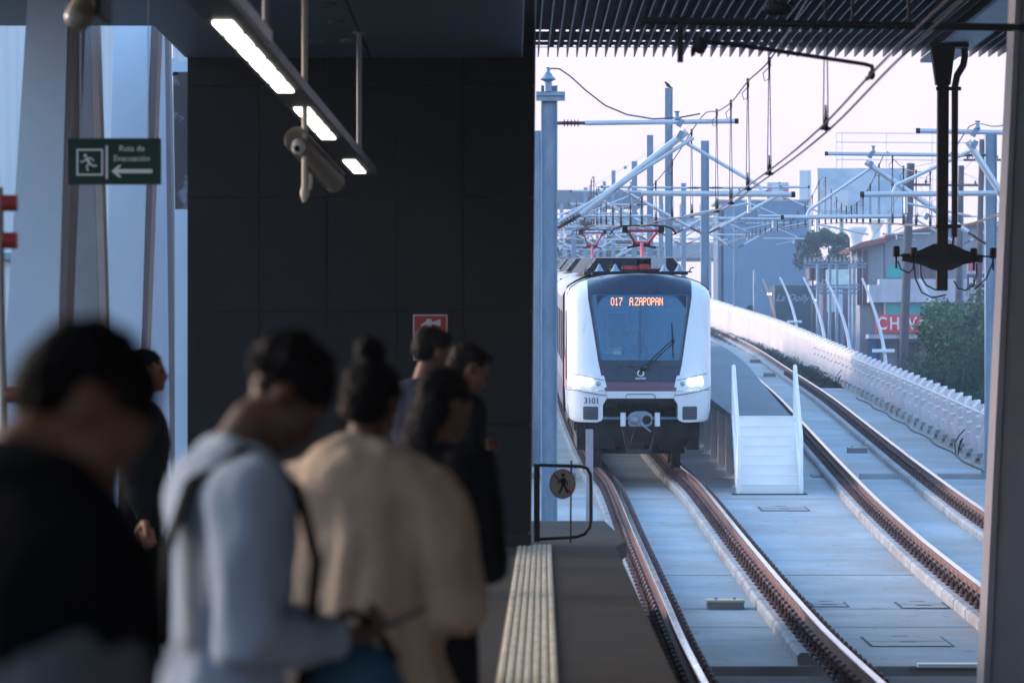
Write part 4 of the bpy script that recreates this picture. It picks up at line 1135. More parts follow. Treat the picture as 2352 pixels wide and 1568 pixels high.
# right-hand houses
s_=44
M_ren = mat('render_grey',(.27,.28,.32),.85,c2=(.21,.22,.26),scale=.5); M_renw = mat('render_white',(.60,.60,.66),.8,c2=(.48,.49,.55),scale=.6)
for _m in (M_ren,M_renw): stain(_m,(.14,.14,.17),.9,(1.5,1.5,.35),.5,.75,.6)
M_tile = mat('roof_tile',(.32,.12,.10),.8,c2=(.22,.09,.09),scale=4); M_teal = mat('teal_glass',(.04,.42,.38),.4,c2=(.02,.26,.27),scale=.8)
M_brown = mat('brown_shutter',(.10,.055,.07),.7,var=.15); M_blue = mat('blue_door',(.03,.16,.42),.6,var=.1)
def Wb(px0,px1,py0,py1,dy=0,d=.3,s=44):
    a=P(px0,py1,s); b=P(px1,py0,s); return (a.x,b.x,a.y-dy,a.y-dy+d,a.z,b.z)
hs = thing('shop_building','two storey grey and white shop building with red tiled eaves and a red sign','building',(P(2150,0,s_).x,F/s_,GZ))
o = hs.location
m = MB(o); q=[P(x,y,s_) for x,y in ((2030,1250),(2400,1250),(2400,508),(2150,522),(2032,546))]; m.loft([q,[p+Vector((0,9,0)) for p in q]]); m.build('gable_wall',M_ren,hs)
m = MB(o); q=[P(x,y,s_)+Vector((0,-.35,0)) for x,y in ((2400,503),(2150,517),(2030,541),(2030,547),(2150,523),(2400,509))]; m.loft([q,[p+Vector((0,9.5,0)) for p in q]]); m.build('roof_edge',M_tile,hs)
m = MB(o); m.box(*Wb(1975,2030,560,1250,.0,6)); m.build('side_wall',M_ren,hs)
m = MB(o); q=[P(x,y,s_)+Vector((0,-.8,0)) for x,y in ((1945,572),(1978,556),(2032,546),(2032,558),(1985,566),(1950,577))]; m.loft([q,[p+Vector((0,6,0)) for p in q]]); m.build('tiled_eaves',M_tile,hs)
for a_ in ((1968,1979,575,700),(1981,1993,575,700)):
    m = MB(o); m.box(*Wb(*a_,.12,.1)); f_=m.build('shutter',M_brown,hs)
    m = MB(o); m.box(*Wb(a_[0]-1,a_[0],575,700,.2,.1)); m.build('frame',M_renw,hs)
m = MB(o); m.box(*Wb(2036,2078,608,638,.1,.08)); m.build('window',M_teal,hs)
for a_,l_ in (((2092,2110,604,640),None),((2118,2140,600,640),None),((2144,2160,600,640),None)):
    m = MB(o); m.box(*Wb(*a_,.1,.08)); m.build('window',M_brown,hs)
m = MB(o); m.box(*Wb(2013,2350,642,695,1.6,1.6)); m.box(*Wb(1990,2013,655,695,1.6,1.6)); m.build('balcony_wall',M_renw,hs)
m = MB(o); m.box(*Wb(2030,2180,696,748,1.35,.1)); f_=m.build('shop_window',M_teal,hs)
for x in (2026,2075,2118,2150): 
    m = MB(o); m.box(*Wb(x-1,x+1.5,696,748,1.45,.08)); m.build('mullion',M_renw,f_) if False else m.build('mullion',M_renw,hs)
m = MB(o); m.box(*Wb(1988,2340,768,778,1.8,1.8)); m.build('canopy_slab',M_renw,hs)
m = MB(o); m.box(*Wb(1998,2014,780,900,.25,.1)); m.build('door',M_blue,hs)
m = MB(o); m.box(*Wb(2018,2060,780,900,.2,.1)); m.build('roller_shutter',M_ren,hs)
m = MB(o); m.box(*Wb(2064,2110,785,900,.2,.1)); m.build('shop_opening',M_brown,hs)
sg = thing('shop_sign','red shop sign with white capital letters CHIVAS on the shop building','sign',(P(2075,0,s_).x,F/s_-1.9,P(0,766,s_).z))
m = MB(sg.location); m.box(*Wb(2004,2156,724,765,2.0,.15)); m.build('panel',mat('sign_red_shop',(.75,.04,.07),.5,var=.06),sg)
for ch,px in zip('CHIVAS',(2018,2046,2068,2086,2108,2132)):
    text_mesh(ch,.92,'letter',M_white,sg,Vector((P(px,0,s_).x,F/s_-2.03,P(0,745,s_).z))-sg.location,depth=.05,bold=.012,xs=.82)
# red / black sign far right behind the tree
sg = thing('shop_sign','red and black lettered sign partly hidden behind the right mast','sign',P(2290,660,46))
m = MB(sg.location); m.box(*Wb(2222,2352,596,627,.0,.15,46)); m.build('upper_panel',mat('sign_cream',(.55,.50,.52),.6),sg)
m = MB(sg.location); m.box(*Wb(2222,2352,630,660,.0,.15,46)); m.build('lower_panel',mat('sign_black',(.02,.025,.05),.6),sg)
text_mesh('La Ruta',.60,'lettering',M_redf,sg,Vector((P(2278,0,46).x,F/46-.03,P(0,611,46).z))-sg.location,depth=.04,bold=.02) if False else None
m = MB(sg.location)
for k,(x0_,x1_) in enumerate(((2224,2236),(2240,2258),(2296,2304),(2308,2318),(2322,2334),(2338,2350))):
    m.box(*Wb(x0_,x1_,600,622,.05,.05,46))
m.build('red_stroke',M_redf,sg)
for ch,px in (('R',2231),('E',2243),('P',2255),('A',2262),('O',2318),('N',2331)):
    text_mesh(ch,.42,'letter',M_white,sg,Vector((P(px,0,46).x,F/46-.03,P(0,645,46).z))-sg.location,depth=.03,bold=.01)

# mid street clutter: shop fronts below the blank wall
s_=36
sh = thing('dark_shop','dark shop front with a pale handwritten sign below the blank building','building',(P(1820,0,s_).x,F/s_,GZ))
m = MB(sh.location); m.box(*Wb(1780,1890,655,1250,0,5,s_)); m.build('facade',mat('dark_shop',(.04,.06,.09),.8,c2=(.03,.045,.07)),sh)
text_mesh('La Dolly',.62,'lettering',mat('script_pale',(.30,.38,.45),.6),sh,Vector((P(1818,0,s_).x,F/s_-.04,P(0,684,s_).z))-sh.location,font_shear=.5,depth=.02)
s_=38
pb = thing('pale_shop','pale green and white shop front behind the utility frame','building',(P(1930,0,s_).x,F/s_,GZ))
m = MB(pb.location); m.box(*Wb(1890,1975,640,1250,0,4,s_)); m.build('facade',mat('shop_dim',(.13,.12,.17),.8,var=.3,scale=.6),pb)
m = MB(pb.location); m.box(*Wb(1898,1947,618,660,.2,.15,s_)); m.build('light_panel',mat('mint_panel',(.55,.70,.66),.5,var=.1),pb)
m = MB(pb.location); m.box(*Wb(1899,1935,664,716,.2,.15,s_)); m.build('white_panel',mat('pale_panel',(.52,.55,.62),.6,var=.12),pb)
for k in range(5):
    m = MB(pb.location); m.box(*Wb(1900+k*15,1909+k*15,735,850,.1,.1,s_)); m.build('doorway',M_brown if k%2 else M_ren,pb)
m = MB(pb.location); m.box(*Wb(1862,1895,610,640,-1,3,s_)); m.box(*Wb(1868,1872,600,1200,-1,.3,s_)); m.build('side_block',M_brown,pb)
# substation-like lattice frame with crossarms
lf = thing('cable_gantry','grey steel utility frame with crossarms and insulators left of the shop building','gantry',(P(1925,0,46).x,F/46,GZ))
m = MB(lf.location); s_=46
for px in (1878,1906,1922,1962,1952): q=P(px,606,s_); m.tube([(q.x,q.y,GZ),q],.08,6)
m.build('upright',M_galv,lf)
m = MB(lf.location)
for py,xa,xb in ((606,1846,1990),(613,1846,1990),(655,1870,1975),(663,1870,1975),(672,1880,1970)): m.tube([P(xa,py,s_),P(xb,py,s_)],.05,6)
m.build('crossarm',M_galv,lf)
m = MB(lf.location)
for k in range(14):
    q=P(1850+k*10,604,s_); m.lathe(q,[(.03,0),(.08,.05),(.08,.12),(.03,.2),(.05,.3)],6)
m.build('insulator',M_ren,lf)
# utility poles
M_pole = mat('old_pole',(.10,.085,.10),.9,c2=(.06,.05,.07),scale=2)
for xb,yb,xt,yt,s_,r_,lb in ((2072,900,2092,375,50,.19,'dark leaning utility pole in front of the shop building'),(2196,900,2208,380,46,.15,'dark utility pole behind the hanging post'),(2242,900,2256,320,48,.14,'tall dark utility pole just left of the right mast'),(1922,900,1912,470,44,.0,'')):
    if not lb: continue
    b_=P(xb,yb,s_); t_=P(xt,yt,s_); d=(b_-t_); bot=b_+d*((b_.z-GZ)/(t_.z-b_.z))*1.0
    r=thing('utility_pole',lb,'utility pole',(bot.x,bot.y,GZ),'dark utility poles along the street')
    m=MB(r.location); m.tube([(bot.x,bot.y,GZ),t_],[r_*1.25,r_],10); m.build('shaft',M_pole,r,smooth=True)
    m=MB(r.location); q=t_+d.normalized()*1.0; m.box(q.x-.9,q.x+.9,q.y-.3,q.y-.18,q.z-.05,q.z+.06); m.build('crossarm',M_pole,r)
    m=MB(r.location)
    for k in (-.7,0,.7): m.lathe((q.x+k,q.y-.24,q.z+.06),[(.03,0),(.07,.08),(.03,.18)],8)
    m.build('insulator',M_ins,r)
m=MB(P(2000,450,46))
for (x0_,y0_,x1_,y1_) in ((2092,385,2256,330),(2092,405,2350,420),(1985,610,2256,345),(2208,395,2352,440),(2100,390,2206,640),(2256,350,2352,640),(1960,610,2092,400)):
    m.tube([P(x0_,y0_,46),P((x0_+x1_)/2,(y0_+y1_)/2+9,46),P(x1_,y1_,46)],.012,4)
tag(m.build('street_cable',M_wire,None),'thin cables strung between the dark utility poles','cable',kind='stuff')

# curved street lamps
M_lampp = mat('lamp_post_white',(.72,.76,.82),.45,var=.05); M_lampo = mat('lamp_post_orange',(.50,.36,.32),.6,var=.1)
SLP = [((1650,647),(1670,704),22,0),((1673,645),(1697,714),27,0),((1752,640),(1782,750),42,0),((1791,636),(1831,768),51,0),((1845,636),(1895,794),60,0),((1897,641),(1953,817),68,0),((1980,638),(2035,850),77,0),((2112,640),(2165,790),52,0)]
LB = ['faintest curved lamp post, nearest to the train','faint orange curved lamp post second from the train','orange curved lamp post beside a lit lamp','white curved lamp post crossing the handwritten sign','white curved lamp post just right of the handwritten sign','white curved lamp post in front of the pale shop panels','tallest white curved lamp post crossing the red shop sign','curved white lamp post half hidden by the big tree']
for i,((xt,yt),(xb,yb),s_,_) in enumerate(SLP):
    t_=P(xt,yt,s_); b_=P(xb,yb,s_)
    r=thing('street_lamp',LB[i],'street lamp',(b_.x+.1,b_.y,GZ),'curved lamp posts beyond the parapet')
    m=MB(r.location)
    bz_=[P(xt+(xb-xt)*(1-(1-u_)**1.7),yt+(yb-yt)*u_,s_) for u_ in (1,.85,.7,.55,.4,.27,.14,0)]
    k=1.0/max(.35,s_/60)
    m.tube([(b_.x+.12,b_.y,GZ),(b_.x+.1,b_.y,b_.z-2)]+bz_,[.10*k**.5,.09*k**.5]+[(.065-.004*q_)*k**.5 for q_ in range(8)],8)
    m.build('post',M_lampo if i<3 else M_lampp,r,smooth=True)
    if i not in (3,6): continue
    m=MB(r.location); q=P(xb-6,yb-30 if i!=6 else 805,s_); m.cbox(q,.65,.25,.10); m.build('luminaire',M_lampp,r,bevel=.02)
M_lit = mat('lamp_lit',(1,.9,.7),.5,var=0,emit=(1,.86,.60),es=7)
for px,py,xa,lb in ((1767,674,1733,'lit street lamp on a long arm in front of the blank wall'),(1869,688,1900,'lit street lamp further right, its arm reaching from the right')):
    s_=37; q=P(px,py,s_)
    r=thing('street_lamp',lb,'street lamp',(P(xa,0,s_).x,q.y,GZ),'lit street lamps')
    m=MB(r.location); m.tube([(P(xa,0,s_).x,q.y,GZ),P(xa,620,s_)],.09,8); m.build('post',M_galv,r,smooth=True)
    m=MB(r.location); m.tube([P(xa,py-4,s_),P(px+(-6 if xa<px else 6),py-2,s_)],.03,6); m.build('arm',M_galv,r)
    m=MB(r.location); m.cbox(q+Vector((0,0,.06)),.30,.2,.06); m.build('head',M_galv,r)
    m=MB(r.location); m.sphere(q+Vector((0,0,-.02)),.13,.09,.07,12); m.build('lens',M_lit,r,smooth=True)
for px,py in ((1667,666),(1720,662)):
    q=P(px,py,28); m=MB((q.x+.6,q.y,GZ)); m.tube([(q.x+.9,q.y,GZ),(q.x+.9,q.y,q.z-.02),(q.x,q.y,q.z)],.045,6); m.cbox(q,.8,.3,.1)
    tag(m.build('street_lamp',M_lampp,None),'unlit flat headed street lamp '+('beside the train' if px<1700 else 'in front of the blank wall'),'street lamp')
# parked car hints hidden; hazy low hills
m=MB((0,900,GZ)); random.seed(4)
pts=[]; 
for k in range(60): pts.append((-500+k*22, 1200, GZ+9+6*noise.noise(Vector((k*.2,0,3)))+3*noise.noise(Vector((k*.9,1,0)))))
m.loft([[ (x,y,z) for x,y,z in pts],[(x,y+200,GZ-1) for x,y,z in pts]],cap=False,closed=False); m.loft([[ (x,y,z) for x,y,z in pts],[(x,y-60,GZ-1) for x,y,z in pts]],cap=False,closed=False)
struct(m,'hills',M_leaf3)
# ================================================================== TRAIN (local coordinates: y forward into the picture, z above rail)
TY = 72.06
slope = .0325
train = thing('passenger_train','white and dark blue light rail train coming head on with lit headlights and orange display','train',(2.36,TY,zr(TY)),rot=(math.atan(slope),0,0))
M_tw = mat('train_white',(.66,.69,.72),.22,c2=(.58,.61,.64),scale=2.2,thr=(.25,.5),stretch=(2,1,.6)); M_td = mat('train_dark_blue',(.014,.027,.055),.28,var=.05,scale=2,spec=.35)
M_tp = mat('train_purple',(.10,.045,.075),.35,var=.08); M_seam = mat('seam',(.05,.06,.07),.7,var=0)
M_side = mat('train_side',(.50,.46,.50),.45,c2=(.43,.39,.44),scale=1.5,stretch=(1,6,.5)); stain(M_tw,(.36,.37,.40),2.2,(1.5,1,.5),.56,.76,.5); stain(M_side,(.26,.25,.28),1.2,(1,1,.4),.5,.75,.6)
M_pink = mat('train_pink',(.45,.16,.18),.4,var=.1)
M_under = mat('underframe',(.012,.013,.014),.7,c2=(.022,.02,.02),scale=6); M_grille = mat('grille',(.075,.10,.12),.5,var=.2)
Wt = [(.93,1.24),(1.0,1.29),(1.15,1.32),(1.5,1.335),(3.25,1.335),(3.36,1.32),(3.44,1.24),(3.52,1.10),(3.58,.95),(3.63,.76),(3.665,.52)]
def Wf(z):
    if z <= Wt[0][0]: return Wt[0][1]
    for (a,b),(c,d) in zip(Wt[:-1],Wt[1:]):
        if z <= c: return b+(d-b)*(z-a)/(c-a)
    return Wt[-1][1]
RD = .95
def rake(z): return (max(0,z-1.55)*.20 + max(0,z-3.25)**1.3*.9 + max(0,1.55-z)*.12)
def Ff(x,z,off=0):
    t = min(abs(x)/Wf(z),1.0)
    return rake(z)+RD*(1-(1-t**3.0)**(1/3.0)) - off
def patch(rows, off=0, nx=16, dz=.05, thick=0):
    """rows: (z, xl, xr); curved panel following the nose"""
    m = MB(); rr = []
    for (a,b) in zip(rows[:-1],rows[1:]):
        n = max(1,int(round(abs(b[0]-a[0])/dz)))
        for k in range(n): t=k/n; rr.append([a[i]+(b[i]-a[i])*t for i in range(3)])
    rr.append(list(rows[-1]))
    g=[];gb=[]
    for z,xa,xb in rr:
        W_=Wf(z); ta=math.asin(max(-1,min(1,xa/W_))); tb=math.asin(max(-1,min(1,xb/W_)))
        ps=[W_*math.sin(ta+(tb-ta)*k/nx) for k in range(nx+1)]
        f=[(x,Ff(x,z,off),z) for x in ps]; 
        g.append(f+([(x*(1-.012),Ff(x,z,off)+thick,z) for x in ps[::-1]] if thick else []))
    m.loft(g,cap=bool(thick),closed=bool(thick))
    return m
def tb(m,name,mt,parent=train,**k): return m.build(name,mt,parent,**k)
BIG=9
def WL(z): return -Wf(z)
# white pillars left and right
def outer(z):   # half-width of dark centre
    pts=[(1.50,.64),(1.97,.755),(2.6,.85),(3.25,.955),(3.63,.965)]
    if z<=pts[0][0]: return pts[0][1]
    for (a,b),(c,d) in zip(pts[:-1],pts[1:]):
        if z<=c: return b+(d-b)*(z-a)/(c-a)
    return pts[-1][1]
for sd in (-1,1):
    rows=[]
    for z in (1.55,1.8,2.1,2.6,3.0,3.25,3.36,3.44,3.52,3.56):
        a,b = outer(z)+.004, Wf(z)
        rows.append((z,*( (-b,-a) if sd<0 else (a,b))))
    tb(patch(rows),'front_pillar',M_tw,smooth=True)
    # bumper corner
    rows=[]
    for z,i in ((.955,.80),(.985,.72),(1.02,.69),(1.28,.69),(1.40,.615),(1.535,.645)):
        b=Wf(z)-(.05 if z<.97 else 0); rows.append((z,*((-b,-i) if sd<0 else (i,b))))
    bo=tb(patch(rows,off=.012,thick=.5),'bumper_corner',M_tw,smooth=True)
    rows=[(1.0,-1.03,-.79),(1.02,-1.05,-.775),(1.23,-1.05,-.775),(1.25,-1.03,-.79)]
    if sd>0: rows=[(z,-b,-a) for z,a,b in rows]
    tb(patch(rows,off=.017,nx=4),'grille',M_grille,bo,smooth=True)
    m=MB()
    for k in range(6):
        z=1.03+k*.037; x0=sd*.785;x1=sd*1.04
        m.tube([(x0,Ff(x0,z,.022),z),(sd*.91,Ff(sd*.91,z,.024),z),(x1,Ff(x1,z,.022),z)],.006,4)
    tb(m,'grille_louvre',M_black,bo)
    # headlight cluster
    rows=[(1.60,-1.17,-.62),(1.66,-1.18,-.635),(1.76,-1.18,-.655),(1.815,-1.16,-.67)]
    if sd>0: rows=[(z,-b,-a) for z,a,b in rows]
    hl=tb(patch(rows,off=.006,nx=8),'headlight_cluster',M_tw,smooth=True)
    m=MB()
    zo=[(1.60,-1.19),(1.60,-.61)]
    m.tube([(sd*x,Ff(sd*x,z,.010),z) for x,z in [(1.24,1.84),(1.19,1.832),(1.1,1.82),(1.0,1.80),(.85,1.765),(.67,1.73)]],.006,4); tb(m,'seam',M_seam,hl)
    m=MB(); m.tube([(sd*x,Ff(sd*x,z,.022),z) for x,z in [(1.325,1.60),(1.29,1.583),(1.25,1.568),(1.2,1.55),(1.15,1.54),(1.1,1.53),(1.0,1.51),(.9,1.492),(.8,1.475),(.7,1.462),(.625,1.455)]],.007,4); tb(m,'seam',M_seam,bo)
    for (x,z,r_,lit) in ((1.09,1.715,.062,1),(.925,1.69,.062,1),(.775,1.668,.046,0)):
        m=MB(); c=Vector((sd*x,Ff(sd*x,z,.02),z)); m.lathe(c,[(r_,.04),(r_,0),(r_*.7,-.012),(0.004,-.018)],18,ax='y')
        tb(m,'headlamp' if lit else 'marker_lamp',mat('headlamp_lit',(1,1,1),.3,var=0,emit=(.93,1.0,1.0),es=14) if lit else mat('lamp_off',(.35,.35,.34),.2),hl,smooth=True)
# dark brow over the windshield, made with side strips and lower edge as the windshield surround
fr=tb(patch([(3.30,-outer(3.3),outer(3.3)),(3.45,-outer(3.45),outer(3.45)),(3.56,-.965,.965),(3.60,-.86,.86),(3.665,-.50,.50)],nx=20),'windshield_surround',M_td,smooth=True)
gw=lambda z: .735+(.905-.735)*(z-2.08)/(3.30-2.08)
for sd in (-1,1):
    rows=[(z,*( (-outer(z),-gw(z)+.03) if sd<0 else (gw(z)-.03,outer(z)))) for z in (2.10,2.4,2.8,3.1,3.30)]
    tb(patch(rows,nx=3),'surround_side',M_td,smooth=True)
tb(patch([(1.985,-outer(1.985),outer(1.985)),(2.10,-outer(2.10),outer(2.10))],nx=16),'surround_lower',M_td,smooth=True)
tb(patch([(1.70,-outer(1.70),outer(1.70)),(1.975,-outer(1.975),outer(1.975))],nx=16),'nose_panel',M_td,smooth=True)
tb(patch([(1.535,-outer(1.535),outer(1.535)),(1.696,-outer(1.696),outer(1.696))],nx=16),'nose_band',M_tp,smooth=True)
nb=tb(patch([(1.40,-.61,.61),(1.53,-.64,.64)],nx=16,thick=.3),'nose_lip',M_tw,smooth=True)
m=MB(); m.tube([(x,Ff(x,z,.006),z) for x,z in [(-.27,1.40),(-.265,1.46),(-.22,1.478),(0,1.48),(.22,1.478),(.265,1.46),(.27,1.40)]],.007,4); tb(m,'hatch_seam',M_seam,nb)
# windshield
gm=bpy.data.materials.new('windshield_glass'); gm.use_nodes=True; nt=gm.node_tree; b=nt.nodes['Principled BSDF']
b.inputs['Base Color'].default_value=(.05,.27,.50,1); b.inputs['Roughness'].default_value=.06; b.inputs['Coat Weight'].default_value=.6
b.inputs['IOR'].default_value=1.7
tr=nt.nodes.new('ShaderNodeBsdfTransparent'); tr.inputs[0].default_value=(.9,.97,1,1); mx=nt.nodes.new('ShaderNodeMixShader'); mx.inputs[0].default_value=.76
nt.links.new(b.outputs[0],mx.inputs[1]); nt.links.new(tr.outputs[0],mx.inputs[2]); nt.links.new(mx.outputs[0],nt.nodes['Material Output'].inputs[0])
ws=tb(patch([(2.095,-.70,.70),(2.11,-gw(2.11)+.01,gw(2.11)-.01),(2.6,-gw(2.6),gw(2.6)),(3.25,-gw(3.25),gw(3.25)),(3.295,-.87,.87)],off=.006,nx=18,thick=.008),'windshield',gm,smooth=True)
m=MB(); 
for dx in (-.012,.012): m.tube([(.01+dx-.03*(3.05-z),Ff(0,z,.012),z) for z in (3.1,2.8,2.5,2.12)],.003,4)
tb(m,'wire_reflection',M_black,ws)  # thin dark strips stand for overhead wires reflected in the windshield
# wiper
m=MB(); wp=[(.03,1.93),(.15,2.02),(.35,2.22),(.60,2.44)]
for dx in (-.018,.018): m.tube([(x+dx,Ff(x,z,.05),z-dx) for x,z in wp],.010,6)
m.tube([(.0,Ff(0,1.9,.02),1.92),(.03,Ff(0,1.92,.06),1.93),(.06,Ff(0,1.9,.02),1.92)],.03,6)
m.tube([(-.12,Ff(0,1.95,.012),1.965),(-.08,Ff(0,1.9,.012),1.91),(.15,Ff(0,1.9,.012),1.91),(.19,Ff(0,1.95,.012),1.965)],.007,5)
wa=tb(m,'wiper_arm',M_black)
m=MB(); m.tube([(.585,Ff(.58,2.78,.03),2.80),(.60,Ff(.6,2.44,.04),2.44),(.605,Ff(.6,2.1,.03),2.13)],[.006,.013,.008],6); m.sphere((.605,Ff(.6,2.44,.055),2.45),.03,seg=8); tb(m,'wiper_blade',M_black,wa)
# emblem and maker's name
M_emb=mat('emblem_white',(.75,.78,.8),.4,var=0)
m=MB(); zc=1.86
for rr_,a0,a1,rad in ((.052,0,360,.008),(.066,-60,60,.005),(.05,60,200,.011)):
    n=24; m.tube([(rr_*math.cos(R(a0+(a1-a0)*k/n)),Ff(0,zc,.008),zc+rr_*math.sin(R(a0+(a1-a0)*k/n))) for k in range(n+1)],rad,6)
tb(m,'emblem',M_emb)
text_mesh('ALSTOM',.050,'maker_lettering',M_emb,train,(0,Ff(0,1.765,.010),1.765),depth=.002,bold=.001)
M_num=mat('number_grey',(.07,.09,.12),.5,var=0)
for k,ch in enumerate('3101'):
    x=-1.005+k*.072; t_=text_mesh(ch,.155,'number',M_num,train,(x,Ff(x,1.35,.020),1.35),rot=(R(90),0,math.atan2(Ff(x-.03,1.35)-Ff(x+.03,1.35),.06)*-1),depth=.003,bold=.002)
# destination display
M_led=mat('led_orange',(1,.35,.05),.5,var=0,emit=(1.0,.27,.03),es=3.6)
FONT={'0':['01110','10001','10001','10001','10001','10001','01110'],'1':['00100','01100','00100','00100','00100','00100','01110'],'7':['11111','00001','00010','00100','01000','01000','01000'],'A':['01110','10001','10001','11111','10001','10001','10001'],'.':['0','0','0','0','0','0','1'],'Z':['11111','00001','00010','00100','01000','10000','11111'],'P':['11110','10001','10001','11110','10000','10000','10000'],'O':['01110','10001','10001','10001','10001','10001','01110'],'N':['10001','11001','10101','10101','10011','10001','10001'],' ':['00000']*7}
disp=MB(); disp.box(-.80,.85,rake(3.18)+.055,rake(3.18)+.075,3.06,3.285); dsp=tb(disp,'destination_display',mat('display_back',(.01,.015,.03),.5,var=0))
x=-.535; m=MB()
for ch in '017  A.ZAPOPAN':
    gl=FONT[ch]
    if ch==' ': x+=.060; continue
    for r_,row in enumerate(gl):
        for c_,v in enumerate(row):
            if v=='1': m.box(x+c_*.0125,x+c_*.0125+.0105,rake(3.18)+.045,rake(3.18)+.052,3.245-r_*.021-.016,3.245-r_*.021)
    x+=len(gl[0])*.0125+.0125
tb(m,'display_lettering',M_led,dsp)
# cab interior
M_cab=mat('cab_interior',(.30,.50,.72),.7,c2=(.22,.40,.60),scale=1.5); M_cabl=mat('cab_door_frame',(.45,.50,.55),.5,var=.05)
m=MB(); m.box(-1.2,1.2,2.35,2.40,1.0,3.4); m.box(-1.2,1.2,.9,2.4,.98,1.02); ci=tb(m,'cab_bulkhead',M_cab)
m=MB()
for a_ in ((-.56,-.53,2.28,2.93),(-.20,-.17,2.28,2.93)): m.box(a_[0],a_[1],2.31,2.35,a_[2],a_[3])
m.box(-.56,-.17,2.31,2.35,2.25,2.28); m.box(-.56,-.17,2.31,2.35,2.93,2.96); m.box(.0,.012,2.31,2.35,2.2,3.0); tb(m,'cab_door_frame',M_cabl,ci)
m=MB(); m.box(-.53,-.20,2.33,2.35,2.28,2.93); tb(m,'cab_door_window',mat('cab_window',(.05,.06,.08),.3,c2=(.16,.11,.10),scale=4,thr=(.45,.6)),ci)
m=MB(); m.prism([(.62,2.0),(1.3,2.0),(1.3,2.16),(1.15,2.2),(.72,2.08)],'x',-.95,.95); tb(m,'driver_console',mat('console',(.05,.09,.13),.6))
m=MB(); m.cbox((-.40,.85,2.22),.14,.05,.07); m.cbox((-.38,.95,2.30),.12,.04,.02); tb(m,'console_screen',mat('screen_pale',(.5,.55,.5),.4,var=0))
m=MB(); m.box(-.30,.12,1.46,1.58,2.02,2.62); m.box(-.30,.12,1.1,1.5,1.66,1.74); tb(m,'driver_seat',M_td)
# driver-side body shell (extrusion behind the nose)
def shell(y0,y1,name,mt,first=False,zmin=.93):
    m=MB(); rings=[]
    zs=[z for z,_ in Wt if z>=zmin]
    def ring(y,add=0):
        L_=[(-w_,(y if not first or add else rake(z)+RD),z) for z,w_ in Wt if z>=zmin]
        r_=[(-x,yy,z) for x,yy,z in L_[::-1]]
        return L_+[(0,L_[-1][1],3.69)]+r_
    n=6
    rings.append(ring(y0)); 
    ys_0 = y0 if not first else 1.75
    for k in range(1,n+1): rings.append(ring(ys_0+(y1-ys_0)*k/n,1))
    m.loft(rings,cap=False,closed=False)
    return m
cab=tb(shell(0,4.2,'cab_side',M_tw,True),'cab_body',M_tw,smooth=True,angle=35)
# top cap joining the brow to the roof
m=MB(); g=[]
for z in (3.56,3.58,3.60,3.63,3.66):
    pass
rows=[]
for y_ in (0,1):
    pass
m=MB()
top_=[(x*.5/10,Ff(x*.5/10,3.665),3.665) for x in range(-10,11)]
back=[(x*.52/10,rake(3.665)+RD+.05,3.67+.02*(1-abs(x/10))) for x in range(-10,11)]
m.loft([top_,back],cap=False,closed=False)
tb(m,'roof_cap',M_td,smooth=True)
m=MB()
for sd in (-1,1):
    rows=[]
    for z in (3.52,3.56,3.60,3.63,3.665):
        a_=[.965,.965,.86,.70,.50][[3.52,3.56,3.60,3.63,3.665].index(z)]
        W_=Wf(z); pts=[]
        for k in range(7):
            x=min(a_,W_-.002)+(W_-min(a_,W_-.002))*k/6; pts.append((sd*x,Ff(x,z,-.004),z))
        rows.append(pts)
    m.loft(rows,cap=False,closed=False)
tb(m,'roof_corner',M_tw,smooth=True)
m=MB(); m.tube([(sd_*w_*1.004,rake(z)+RD-.25,z+.008) for sd_,z,w_ in [(-1,3.30,1.32),(-1,3.42,1.27),(-1,3.52,1.12),(-1,3.60,.9),(-1,3.665,.55),(1,3.665,.55),(1,3.60,.9),(1,3.52,1.12),(1,3.42,1.27),(1,3.30,1.32)]],.010,5); tb(m,'roof_seam',M_black)
# side windows of the cab (dark teardrop)
for sd in (-1,1):
    m=MB(); x=sd*1.338
    q=[(x,1.15,1.72),(x,1.9,1.72),(x,2.0,2.9),(x,1.75,3.0),(x,1.35,2.5)]
    m.loft([q,[(a+sd*.012,b_,c_) for a,b_,c_ in q]]); tb(m,'cab_side_window',M_black)
    m=MB(); q=[(x,1.6,1.5),(x,4.15,1.5),(x,4.15,2.0),(x,3.0,2.25)]; m.loft([q,[(a+sd*.006,b_,c_) for a,b_,c_ in q]]); tb(m,'pink_stripe',M_pink)
# cars
ends=[4.45,22,22.6,40.5,41.1,58]
for k in range(3):
    a_,b_=ends[2*k],ends[2*k+1]
    c_=tb(shell(a_,b_,'',M_side),'car_body',M_side,smooth=True,angle=35)
    m=MB()
    for sd in (-1,1):
        for q in range(int((b_-a_)*2.4)):
            y=a_+.2+q/2.4; m.box(sd*1.33-(.008 if sd<0 else -.0),sd*1.33+(.008 if sd>0 else 0)+.004,y,y+.03,1.0,3.2)
    tb(m,'side_rib',M_side,c_,kind='stuff')
    for sd in (-1,1):
        for q in range(5):
            y=a_+1.2+q*(b_-a_-2)/5; m=MB(); m.box(sd*1.343-.006,sd*1.343+.006,y,y+1.5,1.9,2.9); tb(m,'side_window',M_black,c_)
    if k<3:
        m=MB(); m.box(-1.2,1.2,b_,b_+.6,1.05,3.5) ; tb(m,'gangway_bellows',M_black)
m=MB(); m.tube([(-1.345,4.33,1.0),(-1.345,4.33,3.25),(-1.26,4.33,3.43),(-1.1,4.33,3.53),(-.9,4.33,3.62),(-.5,4.33,3.69)],.03,6); tb(m,'door_seal',M_black)
